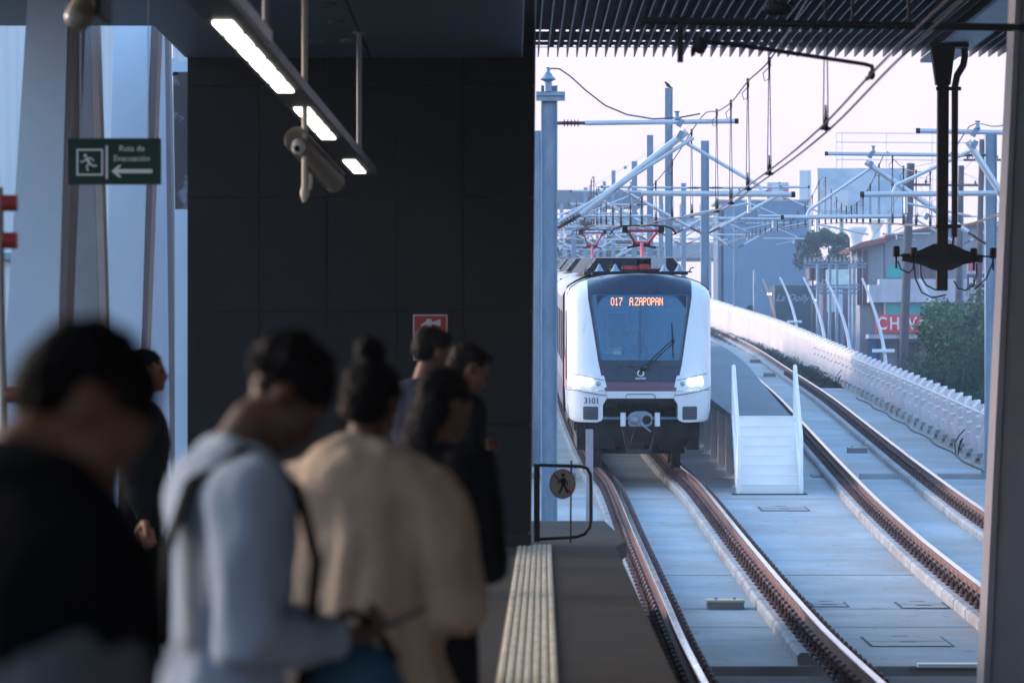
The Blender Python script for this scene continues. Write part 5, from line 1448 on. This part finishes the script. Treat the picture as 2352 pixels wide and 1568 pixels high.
# roof gear
M_fair=mat('roof_fairing',(.016,.02,.03),.6,var=.15,spec=.2); M_edge=mat('fairing_edge',(.50,.46,.48),.4,var=.1)
for y_ in (3.2,27.5,44.0):
    L_=16.0 if y_<4 else 12
    m=MB(); m.prism([(-.99,3.66),(.99,3.66),(.72,3.98),(-.74,3.98)],'y',y_,y_+L_); f_=tb(m,'roof_fairing',M_fair)
    m=MB()
    m.tube([(-1.0,y_-.01,3.67),(-.745,y_-.01,3.985),(.725,y_-.01,3.985),(1.0,y_-.01,3.67)],.013,4); tb(m,'edge_trim',M_edge,f_)
    m=MB()
    for q in range(3): 
        t0=.1+q*.3; m.tube([(-1.0+.255*t0,y_-.04,3.67+.315*t0),(-1.0+.255*(t0+.2),y_-.04,3.67+.315*(t0+.2))],.022,4)
    tb(m,'latch',M_edge,f_)
m=MB(); m.box(-1.0,1.02,1.75,1.8,3.70,3.725); m.box(-.85,.95,1.8,2.9,3.66,3.70); tb(m,'roof_tray',M_black)
for x in (-.72,-.42,.50,.78):
    m=MB(); m.lathe((x,1.75,3.725),[(.10,0),(.075,.02),(.05,.06),(.012,.14)],14); tb(m,'cone_insulator',M_galv,smooth=True)
m=MB(); m.tube([(.98,1.9,3.72),(1.0,1.88,3.78),(1.06,1.88,3.80)],.012,5); m.tube([(-1.0,1.8,3.66),(-.98,1.8,3.76),(-.9,1.8,3.76)],.014,5); tb(m,'roof_bracket',M_black)
m=MB(); m.box(.28,.56,2.4,2.45,3.78,3.98); tb(m,'roof_box',mat('roof_box_grey',(.35,.38,.42),.5))
m=MB()
random.seed(9)
for k in range(7):
    x=random.uniform(-.6,.75); y_=random.uniform(1.9,3.0); m.tube([(x,y_,3.70),(x+random.uniform(-.06,.06),y_,random.uniform(3.78,3.9)),(x+random.uniform(-.12,.12),y_,3.72)],.009,5)
m.lathe((-.46,2.2,3.72),[(.05,0),(.05,.06),(.03,.08),(.06,.10),(.02,.14),(.01,.2)],10)
tb(m,'roof_hose',M_black)
M_pr=mat('pantograph_red',(.50,.035,.045),.4,var=.1)
def pant(y_,x_,zh):
    m=MB(); m.box(x_-.42,x_+.36,y_-.25,y_-.17,3.76,3.83); m.box(x_-.08,x_+.10,y_-.5,y_+.6,3.76,3.86); m.box(x_-.42,x_+.36,y_+.6,y_+.68,3.76,3.83); b_=tb(m,'pantograph_base',M_pr)
    m=MB(); m.lathe((x_+.0,y_-.2,3.83),[(.12,0),(.14,.03),(.10,.045),(.14,.07),(.10,.085),(.12,.12),(.06,.14)],16); tb(m,'spring_bellows',M_black,b_,smooth=True)
    m=MB(); ze=3.95+(zh-3.95)*.48
    m.tube([(x_,y_,3.92),(x_,y_+1.0,ze)],[.045,.04],10); m.tube([(x_-.17,y_+1.0,ze),(x_+.17,y_+1.0,ze)],.04,10); tb(m,'lower_arm',M_pr,b_,smooth=True)
    m=MB(); m.tube([(x_-.28,y_+.98,ze-.08),(x_-.1,y_+.96,ze-.05),(x_+.1,y_+.96,ze-.05),(x_+.28,y_+.98,ze-.09)],.02,6); tb(m,'elbow_cable',M_black,b_)
    m=MB()
    for s2 in (-1,1): m.tube([(x_+s2*.12,y_+1.0,ze),(x_+s2*.285,y_+.1,zh-.11)],.026,8)
    m.tube([(x_-.31,y_+.1,zh-.10),(x_+.31,y_+.1,zh-.10)],.026,8); tb(m,'upper_frame',M_pr,b_,smooth=True)
    m=MB()
    for s2 in (-1,1):
        m.box(x_+s2*.35-.05,x_+s2*.35+.05,y_-.05,y_+.25,zh-.14,zh-.02)
        m.tube([(x_+s2*.33,y_+.1,zh-.1),(x_+s2*.30,y_+.1,zh-.18),(x_+s2*.25,y_+.1,zh-.16)],.012,5)
    for dy in (-.05,.2): m.tube([(x_-.64,y_+dy,zh-.17),(x_-.56,y_+dy,zh-.06),(x_-.42,y_+dy,zh-.012),(x_-.2,y_+dy,zh),(x_+.2,y_+dy,zh),(x_+.42,y_+dy,zh-.012),(x_+.56,y_+dy,zh-.06),(x_+.64,y_+dy,zh-.17)],.014,6)
    tb(m,'contact_strip',M_black,b_)
pant(3.4,.16,4.60); pant(42.6,0.0,4.83)
# front underframe, coupler, bogies
m=MB(); m.box(-1.15,1.15,1.35,1.45,.62,1.5); m.box(-.62,.62,.35,1.4,1.30,1.39); tb(m,'front_cavity',M_under)
m=MB(); 
for k in range(9): 
    x=-.6+k*.15; m.tube([(x,1.2,1.35),(x+.03,1.15,1.2),(x+.1,1.2,1.12)],.012,5)
m.box(-.60,-.40,1.0,1.3,1.2,1.36); m.box(.42,.60,1.0,1.3,1.2,1.36); tb(m,'front_piping',mat('under_grey',(.05,.05,.05),.7),)
M_cpl=mat('coupler_grey',(.22,.28,.33),.5,.2,c2=(.15,.19,.24),scale=6)
m=MB(); pl=[(-.19,.88),(.16,.88),(.22,.93),(.22,1.09),(.17,1.13),(.09,1.16),(-.07,1.16),(-.18,1.12),(-.22,1.07),(-.22,.92)]
m.prism(pl,'y',.12,.26); m.box(-.14,.14,.26,1.2,.92,1.10); cp_=tb(m,'coupler_head',M_cpl,bevel=.008)
m=MB(); m.lathe((.12,.118,1.0),[(.004,.0),(.082,0),(.082,-.006)],20,ax='y'); tb(m,'coupler_funnel',M_black,cp_)
m=MB(); m.lathe((-.10,.12,1.0),[(.09,.0),(.085,-.03),(.05,-.07),(.02,-.08)],18,ax='y'); tb(m,'coupler_cone',M_cpl,cp_,smooth=True)
m=MB(); m.tube([(.02,.08,.93),(.10,.05,.86),(.19,.03,.79)],[.03,.018,.014],8); tb(m,'coupler_handle',M_cpl,cp_,smooth=True)
for sd in (-1,1):
    m=MB(); m.tube([(sd*.315,.16,.885),(sd*.315,.16,1.135)],.052,10); tb(m,'electric_box',M_tw,cp_,smooth=True,angle=30)
    m=MB(); m.tube([(sd*.315,.16,.875),(sd*.315,.16,.885)],.058,10); m.tube([(sd*.315,.16,1.135),(sd*.315,.16,1.15)],.058,10); tb(m,'box_cap',M_under,cp_)
m=MB(); m.box(-.38,.38,.14,.2,.855,.875)
for a_,b2 in (((-.33,.3,.86),(-.22,.5,.40)),((-.27,.3,.86),(-.16,.5,.40)),((-.06,.3,.86),(-.20,.45,.50)),((.30,.3,.86),(.20,.5,.42))): m.tube([a_,b2],.018,6)
m.box(-.22,.2,.45,.7,.36,.44); tb(m,'coupler_support',M_under,cp_)
def bogie(y_):
    m=MB(); m.box(-1.05,1.05,y_-.3,y_+.25,.45,.85); m.box(-1.15,-.92,y_-.6,y_+2.6,.38,.62); m.box(.92,1.15,y_-.6,y_+2.6,.38,.62)
    m.box(-.85,-.40,y_-.45,y_-.3,.40,.80); m.box(.40,.85,y_-.45,y_-.3,.40,.80)
    b_=tb(m,'bogie_frame',M_under,bevel=.02)
    for dy in (0,1.9):
        for sd in (-1,1):
            m=MB(); m.lathe((sd*.75,y_+dy,.35),[(.05,-.09),(.37,-.09),(.37,-.06),(.34,-.05),(.34,.065),(.05,.08)],28,ax='x'); tb(m,'wheel',M_under,b_,smooth=True,angle=30)
        m=MB(); m.tube([(-.9,y_+dy,.35),(.9,y_+dy,.35)],.07,10); tb(m,'axle',M_under,b_)
for y_ in (2.2,14.5,26,34,44.5,53): bogie(y_)
for sd in (-1,1):
    m=MB(); m.tube([(sd*1.13,1.5,.95),(sd*1.13,1.5,.42)],.018,6); tb(m,'step_bar',M_under)
    m=MB(); m.tube([(sd*1.0,1.3,.93),(sd*.98,1.3,.60),(sd*.88,1.3,.50),(sd*.80,1.35,.65)],.016,6); tb(m,'air_hose',M_under)
    m=MB(); m.box(sd*.62-.06,sd*.62+.06,1.15,1.3,.55,.95); tb(m,'mounting_bracket',M_under)
    m=MB(); m.box(sd*1.02-.1,sd*1.02+.1,1.9,2.3,.42,.75); tb(m,'sand_box',M_under)
    m=MB(); m.box(sd*.80-.13,sd*.80+.13,1.2,1.35,.60,.92); tb(m,'equipment_box',M_under)
m=MB(); m.box(-.12,.10,1.2,1.4,.40,.56); tb(m,'track_sensor',M_under)
m=MB()
for k in range(24):
    y_=5+k*2.1; 
    for sd in (-1,1): m.box(sd*1.0-.15,sd*1.0+.15,y_,y_+1.2,.55,.95)
m.tube([(-1.28,1.8,.95),(-1.28,57,.95)],.03,6); m.tube([(1.28,1.8,.95),(1.28,57,.95)],.03,6)
tb(m,'underfloor_box',M_under)
# ================================================================== PEOPLE
def voxel(mb, vox, smooth_it=2, fac=.5):
    me = mb.mesh('tmp'); o = bpy.data.objects.new('tmp', me); col.objects.link(o)
    r = o.modifiers.new('r','REMESH'); r.mode = 'VOXEL'; r.voxel_size = vox; r.use_smooth_shade = True
    if smooth_it:
        s = o.modifiers.new('s','SMOOTH'); s.iterations = smooth_it; s.factor = fac
    dg = bpy.context.evaluated_depsgraph_get()
    out = bpy.data.meshes.new_from_object(o.evaluated_get(dg))
    bpy.data.objects.remove(o); bpy.data.meshes.remove(me)
    out.polygons.foreach_set('use_smooth',[True]*len(out.polygons))
    return out
def obj(name, me, m, parent, label=None):
    me.name = name; me.materials.clear(); me.materials.append(m)
    o = bpy.data.objects.new(name, me); col.objects.link(o); o.parent = parent
    if label: o['label'] = label
    return o
def limb(mb, pts, seg=14):
    """pts: (point, rx, ry) chain with rounded ends"""
    P_=[Vector(p[0]) for p in pts]; n=len(P_); rings=[]; u=None
    for i in range(n):
        t=(P_[min(i+1,n-1)]-P_[max(i-1,0)]).normalized()
        if u is None:
            x=Vector((1,0,0)); u=(x-t*x.dot(t)); u = u.normalized() if u.length>.1 else t.orthogonal().normalized()
        else: u=(u-t*u.dot(t)).normalized()
        v=t.cross(u); rx,ry=pts[i][1],pts[i][2]
        def rg(c,k): return [c+u*rx*k*math.cos(2*math.pi*j/seg)+v*ry*k*math.sin(2*math.pi*j/seg) for j in range(seg)]
        if i==0:
            for a in (80,55,28): rings.append(rg(P_[i]-t*min(rx,ry)*math.sin(R(a)),math.cos(R(a))))
        rings.append(rg(P_[i],1))
        if i==n-1:
            for a in (28,55,80): rings.append(rg(P_[i]+t*min(rx,ry)*math.sin(R(a)),math.cos(R(a))))
    mb.loft(rings)
def hand(mb, wrist, d, palm_n, side, curl=35, grip=1.0):
    """wrist point, direction to the fingers d, palm normal (towards palm face), side=+1 if the thumb is on the +(d x n) side"""
    d=Vector(d).normalized(); nrm=Vector(palm_n); nrm=(nrm-d*nrm.dot(d)).normalized(); sv=d.cross(nrm)*side
    w0=Vector(wrist)
    limb(mb,[(w0-d*.01,.024,.019),(w0+d*.03,.030,.016),(w0+d*.075,.036,.014)])
    m2=[w0+d*.02+sv*.012, w0+d*.07+sv*.022]
    for k,(L_,off) in enumerate(((.070,.030),(.080,.010),(.074,-.010),(.058,-.029))):
        b=w0+d*.078+sv*off; a=0; p=b; ch=[(b-d*.02,.0085,.0085),(b,.0085,.0085)]
        dirv=d
        for j,fr in enumerate((.45,.30,.25)):
            a+=R(curl*(1+.15*k)*(.8+.3*j)); dirv=(d*math.cos(a)+nrm*math.sin(a)); p=p+dirv*L_*fr; ch.append((p,.0082-.0008*j,.0082-.0008*j))
        limb(mb,ch,8)
    b=w0+d*.025+sv*.026; p1=b+(d*.6+sv*.75+nrm*.25).normalized()*.036; p2=p1+(d*.85+sv*.1+nrm*.5*grip).normalized()*.032; p3=p2+(d*.9+nrm*.5*grip-sv*.1).normalized()*.024
    limb(mb,[(b,.014,.013),(p1,.0115,.0115),(p2,.010,.010),(p3,.008,.008)],8)

def person(name_label, loc, face_deg, H=1.72, skin=None, hairm=None, hair='short', top_m=None, leg_m=None, shoe_m=None,
           lean=0, neck=10, pitch=0, yaw=0, armL=None, armR=None, bulk=1.0, sleeve=1.0, coat=False, seated=False, shz=0.0, vox=.009, collar=None, vest=None, group=None):
    S_=H/1.72
    root = thing('person', name_label, 'person', loc, group, rot=(0,0,R(face_deg)))
    LM = Matrix.Translation((0,0,.95*S_)) @ Matrix.Rotation(-R(lean),4,'X') @ Matrix.Translation((0,0,-.95*S_))
    def T(p): return LM @ (Vector(p)*S_)
    pel=T((0,0,.95)); waist=T((0,.005,1.10)); chest=T((0,0,1.27)); upch=T((0,-.01,1.38)); nb=T((0,-.02,1.455))
    HM = Matrix.Rotation(-R(lean+neck),4,'X'); nt_=nb+(HM@Vector((0,.01,.10)))*S_
    HR = Matrix.Rotation(-R(lean+pitch),4,'X') @ Matrix.Rotation(R(yaw),4,'Z')
    def Hd(p): return nt_ + (HR @ Vector(p))*S_
    sh={-1:T((-.185,-.01,1.40+shz)),1:T((.185,-.01,1.40+shz))}
    arms={}
    for sd,a in ((-1,armL),(1,armR)):
        if a: e,wr=Vector(a[0])*S_,Vector(a[1])*S_
        else:
            e=T((sd*.235,-.02,1.12)); wr=T((sd*.25,.03,.87))
        arms[sd]=(e,wr,(a[2] if a and len(a)>2 else None))
    if seated:
        kn={-1:Vector((-.12,.45,.90))*S_,1:Vector((.12,.45,.90))*S_}; an={-1:Vector((-.12,.48,.50))*S_,1:Vector((.12,.48,.50))*S_}
    else:
        kn={-1:Vector((-.10,.02,.50))*S_,1:Vector((.105,.035,.50))*S_}; an={-1:Vector((-.11,-.02,.09))*S_,1:Vector((.12,.03,.09))*S_}
    s=S_
    b=MB()
    def torso(mb,k=0.0,low=.90):
        limb(mb,[(T((0,0,low)),.155*s+k,.105*s+k),(waist,.135*s+k,.095*s+k),(chest,.160*s+k,.112*s+k),(upch,.165*s+k,.10*s+k)],20)
        limb(mb,[(sh[-1],.055*s+k,.055*s+k),(upch,.10*s+k,.085*s+k),(sh[1],.055*s+k,.055*s+k)])
    torso(b)
    limb(b,[(nb-(HM@Vector((0,0,.05))),.062*s,.062*s),(nb,.055*s,.056*s),(nt_,.052*s,.054*s),(Hd((0,.01,.04)),.05*s,.055*s)])
    # head: cranium, face, jaw
    def el(mb,c,rx,ry,rz,seg=18): 
        n=seg//2; rings=[]
        for i in range(n+1):
            a=math.pi*i/n; e=max(math.sin(a),.01)
            rings.append([Hd((c[0]+rx*e*math.cos(2*math.pi*k/seg),c[1]+ry*e*math.sin(2*math.pi*k/seg),c[2]-rz*math.cos(a))) for k in range(seg)])
        mb.loft(rings)
    el(b,(0,.0,.115),.074,.093,.085); el(b,(0,.045,.075),.062,.055,.080); el(b,(0,.052,.020),.045,.045,.040); el(b,(0,.085,.002),.022,.018,.018)
    el(b,(0,.108,.060),.014,.020,.014); limb(b,[(Hd((0,.094,.098)),.009*s,.009*s),(Hd((0,.112,.062)),.012*s,.011*s)],8)
    el(b,(0,.095,.034),.024,.012,.0065); el(b,(0,.093,.024),.021,.012,.007)
    limb(b,[(Hd((-.045,.078,.112)),.009*s,.009*s),(Hd((0,.092,.110)),.010*s,.009*s),(Hd((.045,.078,.112)),.009*s,.009*s)],8)
    for sd in (-1,1): el(b,(sd*.076,-.005,.075),.012,.021,.031,12); el(b,(sd*.04,.068,.065),.02,.022,.024,10)
    for sd in (-1,1):
        e,wr,hd=arms[sd]
        limb(b,[(sh[sd],.052*s,.052*s),(sh[sd].lerp(e,.5),.045*s,.047*s),(e,.038*s,.04*s),(e.lerp(wr,.35),.038*s,.038*s),(wr,.024*s,.022*s)])
        dd=(hd[0] if hd else (wr-e)); nn=(hd[1] if hd else Vector((-sd,.2,0)))
        hand(b,wr,dd,nn,(1 if sd>0 else -1)*(-1 if True else 1),curl=(hd[2] if hd else 14))
        hip=T((sd*.085,0,.90)) if not seated else T((sd*.09,.02,.92))
        limb(b,[(hip,.085*s,.09*s),(hip.lerp(kn[sd],.5),.074*s,.078*s),(kn[sd],.054*s,.057*s),(kn[sd].lerp(an[sd],.35),.052*s,.056*s),(an[sd],.036*s,.040*s)])
        limb(b,[(an[sd]+Vector((0,-.04,-.045))*s,.035*s,.035*s),(an[sd]+Vector((0,.06,-.055))*s,.042*s,.028*s),(an[sd]+Vector((0,.15,-.065))*s,.038*s,.018*s)])
    obj('body',voxel(b,vox,2),skin,root)
    # eyes
    for sd in (-1,1):
        m=MB(); c=Hd((sd*.031,.0845,.090)); m.sphere(c,.0125*s,seg=10); m.build('eye',mat('eye_dark',(.03,.02,.02),.2,var=0),root,smooth=True)
    # hair
    h=MB()
    if hair in ('short','fade'):
        el(h,(0,-.012,.135),.082,.098,.080); el(h,(0,-.045,.095),.072,.062,.07)
        if hair=='short': el(h,(0,.055,.175),.058,.040,.032)
    elif hair=='bun':
        el(h,(0,-.012,.130),.084,.100,.086); el(h,(0,-.05,.08),.072,.06,.085); el(h,(0,-.075,.215),.045,.045,.042)
    elif hair=='long':
        el(h,(0,-.014,.130),.086,.102,.086); el(h,(0,-.05,.06),.078,.058,.10)
        limb(h,[(Hd((0,-.055,.05)),.075*s,.045*s),(Hd((0,-.075,-.06)),.075*s,.035*s),(T((0,-.115,1.33)),.085*s,.03*s),(T((0,-.125,1.22)),.05*s,.02*s)])
    elif hair=='curly':
        rr=random.Random(3); el(h,(0,-.012,.135),.088,.105,.088)
        for _ in range(50):
            v=Vector((rr.gauss(0,1),rr.gauss(-.35,1),rr.gauss(.4,1))).normalized()
            if v.y>.55 and v.z<.4: continue
            el(h,(v.x*.082,-.012+v.y*.098,.135+v.z*.084),.018,.018,.018,8)
    elif hair=='tied':
        el(h,(0,-.014,.130),.080,.100,.084); el(h,(0,-.05,.07),.068,.055,.08); limb(h,[(Hd((0,-.10,.10)),.03*s,.03*s),(Hd((0,-.15,.06)),.028*s,.028*s),(Hd((0,-.16,-.06)),.02*s,.02*s)])
    hm_=voxel(h,.008,1)
    for v in hm_.vertices: v.co+=v.normal*(noise.noise(Vector((v.co.x*60,v.co.y*60,v.co.z*35)))*.007+noise.noise(v.co*160)*.004)
    obj('hair',hm_,hairm,root)
    # clothes
    c=MB(); k=.022*bulk
    torso(c,k,.86 if not coat else .72)
    if coat: limb(c,[(T((0,-.01,1.2)),.17*s+k,.125*s+k),(T((0,-.01,.95)),.19*s+k,.15*s+k),(Vector((0,-.01,.72))*s,.245*s+k,.19*s+k),(Vector((0,-.01,.62))*s,.27*s+k,.20*s+k)],20)
    limb(c,[(nb-(HM@Vector((0,0,.045))),.078*s,.078*s),(nb+(HM@Vector((0,0,.0))),.066*s,.068*s)])
    for sd in (-1,1):
        e,wr,_h=arms[sd]
        end=e.lerp(wr,.93) if sleeve>=1 else sh[sd].lerp(e,.72)
        ch=[(sh[sd],.058*s+k,.058*s+k),(sh[sd].lerp(e,.5),.052*s+k,.054*s+k)]
        if sleeve>=1: ch+=[(e,.044*s+k,.046*s+k),(e.lerp(wr,.5),.038*s+k*.8,.038*s+k*.8),(end,.028*s+k*.5,.028*s+k*.5)]
        else: ch+=[(end,.050*s+k,.052*s+k)]
        limb(c,ch)
    cm=voxel(c,.013,3)
    for v in cm.vertices:   # soft folds
        n_=noise.noise(v.co*9+Vector((H,0,0)))*.012+noise.noise(Vector((v.co.x*20,v.co.y*20,v.co.z*9)))*.010
        if coat: n_+=noise.noise(Vector((v.co.x*11,v.co.y*11,v.co.z*1.6+3)))*.030*min(1,max(0,(1.30-v.co.z)*3))
        v.co+=v.normal*n_
    obj('coat' if coat else 'top',cm,top_m,root)
    c=MB()
    for sd in (-1,1):
        hip=T((sd*.085,0,.92)); 
        limb(c,[(hip,.10*s,.108*s),(hip.lerp(kn[sd],.5),.090*s,.094*s),(kn[sd],.072*s,.074*s),(an[sd]+Vector((0,0,.02)),.060*s,.062*s)])
    limb(c,[(T((-.06,0,.95)),.11*s,.11*s),(T((.06,0,.95)),.11*s,.11*s)])
    obj('trousers',voxel(c,.014,2),leg_m,root)
    for sd in (-1,1):
        c=MB(); a=an[sd]
        limb(c,[(a+Vector((0,-.045,-.045))*s,.042*s,.043*s),(a+Vector((0,.06,-.05))*s,.050*s,.036*s),(a+Vector((0,.155,-.06))*s,.045*s,.026*s)])
        obj('shoe',voxel(c,.010,1),shoe_m,root)
    if collar is not None:
        c=MB(); limb(c,[(nb-(HM@Vector((0,0,.03))),.088*s,.092*s),(nb+(HM@Vector((0,0,.035))),.075*s,.078*s)]); obj('collar',voxel(c,.010,1),collar,root)
    if vest is not None:
        c=MB(); k+=.016; torso(c,k,.84)
        for sd in (-1,1): limb(c,[(sh[sd].lerp(upch,.2),.070*s+k,.070*s+k),(sh[sd]+Vector((0,0,-.03)),.058*s+k,.060*s+k)])
        obj('vest',voxel(c,.013,2),vest,root)
    return root, dict(T=T,Hd=Hd,sh=sh,arms=arms,nb=nb,S=S_)

def skinm(n,c): return mat(n,c,.55,var=.08,scale=12,spec=.3)
SK1=skinm('skin_brown',(.15,.068,.036)); SK2=skinm('skin_dark',(.10,.045,.027)); SK3=skinm('skin_light',(.24,.11,.075))
HB=mat('hair_black',(.004,.003,.003),.7,var=.3,scale=40,spec=.08); HBr=mat('hair_brown',(.014,.009,.007),.7,var=.3,scale=40,spec=.1)
F_blk=mat('cloth_black',(.005,.005,.006),.95,spec=.05,var=.2,bump=.2,bscale=60); F_gry=mat('cloth_blue_grey',(.30,.34,.40),.9,var=.1,bump=.25,bscale=60)
F_bei=mat('cloth_beige',(.46,.335,.235),.95,c2=(.36,.26,.18),scale=7,bump=.3,bscale=80); F_nav=mat('cloth_navy',(.012,.016,.035),.9,var=.15,spec=.1)
F_jean=mat('jeans',(.03,.04,.07),.9,var=.2,bump=.2,bscale=80); F_shoe=mat('shoe_dark',(.02,.02,.02),.6); F_wh=mat('cloth_white',(.34,.33,.31),.9,var=.05)
F_slv=mat('cloth_dark_grey',(.085,.09,.095),.9,var=.15); F_hood=mat('hoodie_pale',(.29,.35,.44),.95,var=.08,bump=.2,bscale=60)

def at(px, s_): return ((px-CX)/s_, F/s_, 0)
# P1: nearest man, head bowed, black vest
r_,i_ = person('nearest man in black vest and pale collar, head bowed, cut by the left edge', at(-12,1900), -58, H=1.585, skin=SK1, hairm=HB, hair='fade', top_m=F_slv, leg_m=F_jean, shoe_m=F_shoe,
   lean=2, neck=22, pitch=50, yaw=-10, shz=-.05, armL=((-.26,.06,1.06),(-.08,.24,1.06),((.4,.9,.1),(0,.2,1),30)), armR=((.27,-.04,1.04),(.16,.18,.94),((-.4,.9,.1),(0,.2,1),30)), bulk=2.9, collar=F_wh, vest=F_blk)
# P2: young man in pale hoodie with black strap, phone in hand
r2_,i2 = person('man in a pale blue grey sweatshirt with a black shoulder strap, bowed over a phone', at(508,1130), -74, H=1.60, skin=SK2, hairm=HB, hair='curly', top_m=F_hood, leg_m=F_jean, shoe_m=F_shoe,
   lean=4, neck=24, pitch=44, yaw=-5, shz=-.02, armL=((-.24,.06,1.09),(-.08,.26,1.07),((.2,.95,.1),(0,-.1,1),45)), armR=((.26,.0,1.08),(.08,.24,1.06),((.0,1,.15),(0,-.1,1),45)), bulk=1.5)
def strap(root, inf, m, w_=.060, sd=1, label=None):
    T=inf['T']; pts=[T((sd*.10,-.15,1.05)),T((sd*.12,-.165,1.25)),T((sd*.13,-.13,1.40)),T((sd*.13,-.02,1.485)),T((sd*.12,.11,1.41)),T((sd*.10,.17,1.25)),T((sd*.08,.17,1.05)),T((sd*.04,.16,.92))]
    mb=MB(); rings=[]
    for i,p in enumerate(pts):
        t=(pts[min(i+1,len(pts)-1)]-pts[max(i-1,0)]).normalized(); x=Vector((1,0,0)); n_=t.cross(x).normalized()
        rings.append([p-x*w_/2-n_*.005,p+x*w_/2-n_*.005,p+x*w_/2+n_*.005,p-x*w_/2+n_*.005])
    mb.loft(rings); return mb
m=strap(r2_,i2,F_blk,.065,1); m.build('bag_strap',F_blk,r2_,smooth=True)
# his phone
e,wr,_=i2['arms'][1]; M2=Matrix.Translation(Vector(at(508,1130)))@Matrix.Rotation(R(-74),4,'Z')
pc=M2@(wr+Vector((-.02,.12,.035)))
ph=MB(pc); ph.cbox(pc,.075,.15,.009,Euler((R(25),0,R(-80))))
tag(ph.build('phone',M_black,None,bevel=.003),'black phone held by the man in the pale sweatshirt','phone')
# blue round bag hanging in front of him
bc=M2@Vector((.02,.27,.86)); bg_=thing('shoulder_bag','round blue bag with dark red patches hanging before the man with the phone','bag',bc-Vector((0,0,.16)))
m=MB(bg_.location); m.sphere(bc,.115,.08,.13,20); m.build('pouch',mat('bag_blue',(.010,.075,.14),.6,c2=(.10,.02,.02),scale=9,thr=(.34,.40)),bg_,smooth=True)
m=MB(bg_.location); m.tube([bc+Vector((-.09+.18*k/8,0,.08+.10*math.sin(math.pi*k/8))) for k in range(9)],.010,6); m.build('handle',F_blk,bg_,smooth=True)
# P3: beige jacket from behind
person('person in a beige fleece jacket seen from behind with dark top knot', at(822,930), -14, H=1.55, skin=SK2, hairm=HB, hair='bun', top_m=F_bei, leg_m=F_blk, shoe_m=F_shoe,
   lean=6, neck=20, pitch=22, yaw=0, shz=-.055, armL=((-.27,.02,1.08),(-.16,.24,1.06),((.3,.9,.1),(0,0,1),30)), armR=((.255,.03,1.07),(.14,.24,1.04),((-.3,.9,.1),(0,0,1),30)), bulk=2.4, coat=True, vox=.010)
# P4
r4_,i4=person('woman in black with long dark hair and a mustard strap beyond the beige jacket', at(985,760), -40, H=1.53, skin=SK1, hairm=HB, hair='long', top_m=F_blk, leg_m=F_blk, shoe_m=F_shoe,
   lean=3, neck=14, pitch=18, yaw=-8, armL=((-.24,.04,1.10),(-.08,.20,1.20),((.6,.7,.2),(0,-.2,1),35)), armR=((.25,.0,1.08),(.10,.18,1.18),((-.6,.7,.2),(0,-.2,1),35)), bulk=1.4)
m=strap(r4_,i4,None,.045,-1); m.build('bag_strap',mat('mustard',(.22,.14,.04),.8,var=.1),r4_,smooth=True)
m=MB(); c_=i4['T']((0,-.22,1.15)); m.sphere(c_,.14,.09,.19,14)
m.build('backpack',F_blk,r4_,smooth=True)
# P5, P6 two men near the extinguisher sign
person('man with cropped dark hair in a navy jacket in front of the extinguisher sign', at(968,452), -62, H=1.77, skin=SK3, hairm=HBr, hair='short', top_m=F_nav, leg_m=F_jean, shoe_m=F_shoe, lean=2, neck=12, pitch=12, yaw=10, bulk=1.8, vox=.010)
person('man in dark clothes looking down at his hands, right of the man in navy', at(1022,485), -58, H=1.70, skin=SK3, hairm=HBr, hair='short', top_m=F_blk, leg_m=F_jean, shoe_m=F_shoe,
   lean=4, neck=30, pitch=26, yaw=-12, armL=((-.24,.02,1.10),(-.10,.18,1.20),((.6,.7,.2),(0,-.2,1),35)), armR=((.24,.0,1.10),(.10,.18,1.20),((-.6,.7,.2),(0,-.2,1),35)), bulk=1.2, vox=.010)
# P7 woman in profile at the columns
person('woman in profile with dark tied hair in front of the pale columns on the left', at(330,452), -90, H=1.66, skin=skinm('skin_rosy',(.50,.23,.14)), hairm=HB, hair='tied', top_m=F_blk, leg_m=F_blk, shoe_m=F_shoe, lean=0, neck=12, pitch=0, yaw=0, bulk=1.2, vox=.008)
# driver inside the cab
dl = train.matrix_basis if False else None
tm = Matrix.Translation(train.location)@Matrix.Rotation(math.atan(slope),4,'X')
dp = tm@Vector((-.09,1.30,.90))
person('train driver in dark clothes seated behind the windshield', dp, 180, H=1.70, skin=SK3, hairm=HB, hair='short', top_m=F_nav, leg_m=F_blk, shoe_m=F_shoe, seated=True, lean=0, neck=8, pitch=6, armL=((-.26,.12,1.14),(-.2,.36,1.22),((0,1,0),(0,0,-1),20)), armR=((.26,.12,1.14),(.2,.36,1.22),((0,1,0),(0,0,-1),20)), bulk=1.2, vox=.011)

# ================================================================== HAZE
HZ=True
if HZ:
    m=MB(); m.box(-330,330,-30,640,GZ-1,EYE+36)
    hm=bpy.data.materials.new('haze'); hm.use_nodes=True; nt=hm.node_tree; nt.nodes.clear()
    ou=nt.nodes.new('ShaderNodeOutputMaterial'); pv=nt.nodes.new('ShaderNodeVolumePrincipled')
    pv.inputs['Color'].default_value=(.62,.80,1.0,1); pv.inputs['Density'].default_value=.0007; pv.inputs['Anisotropy'].default_value=0.0
    nt.links.new(pv.outputs[0],ou.inputs['Volume'])
    tag(m.build('haze',hm,None),kind='stuff')
    scene.cycles.volume_step_rate=4
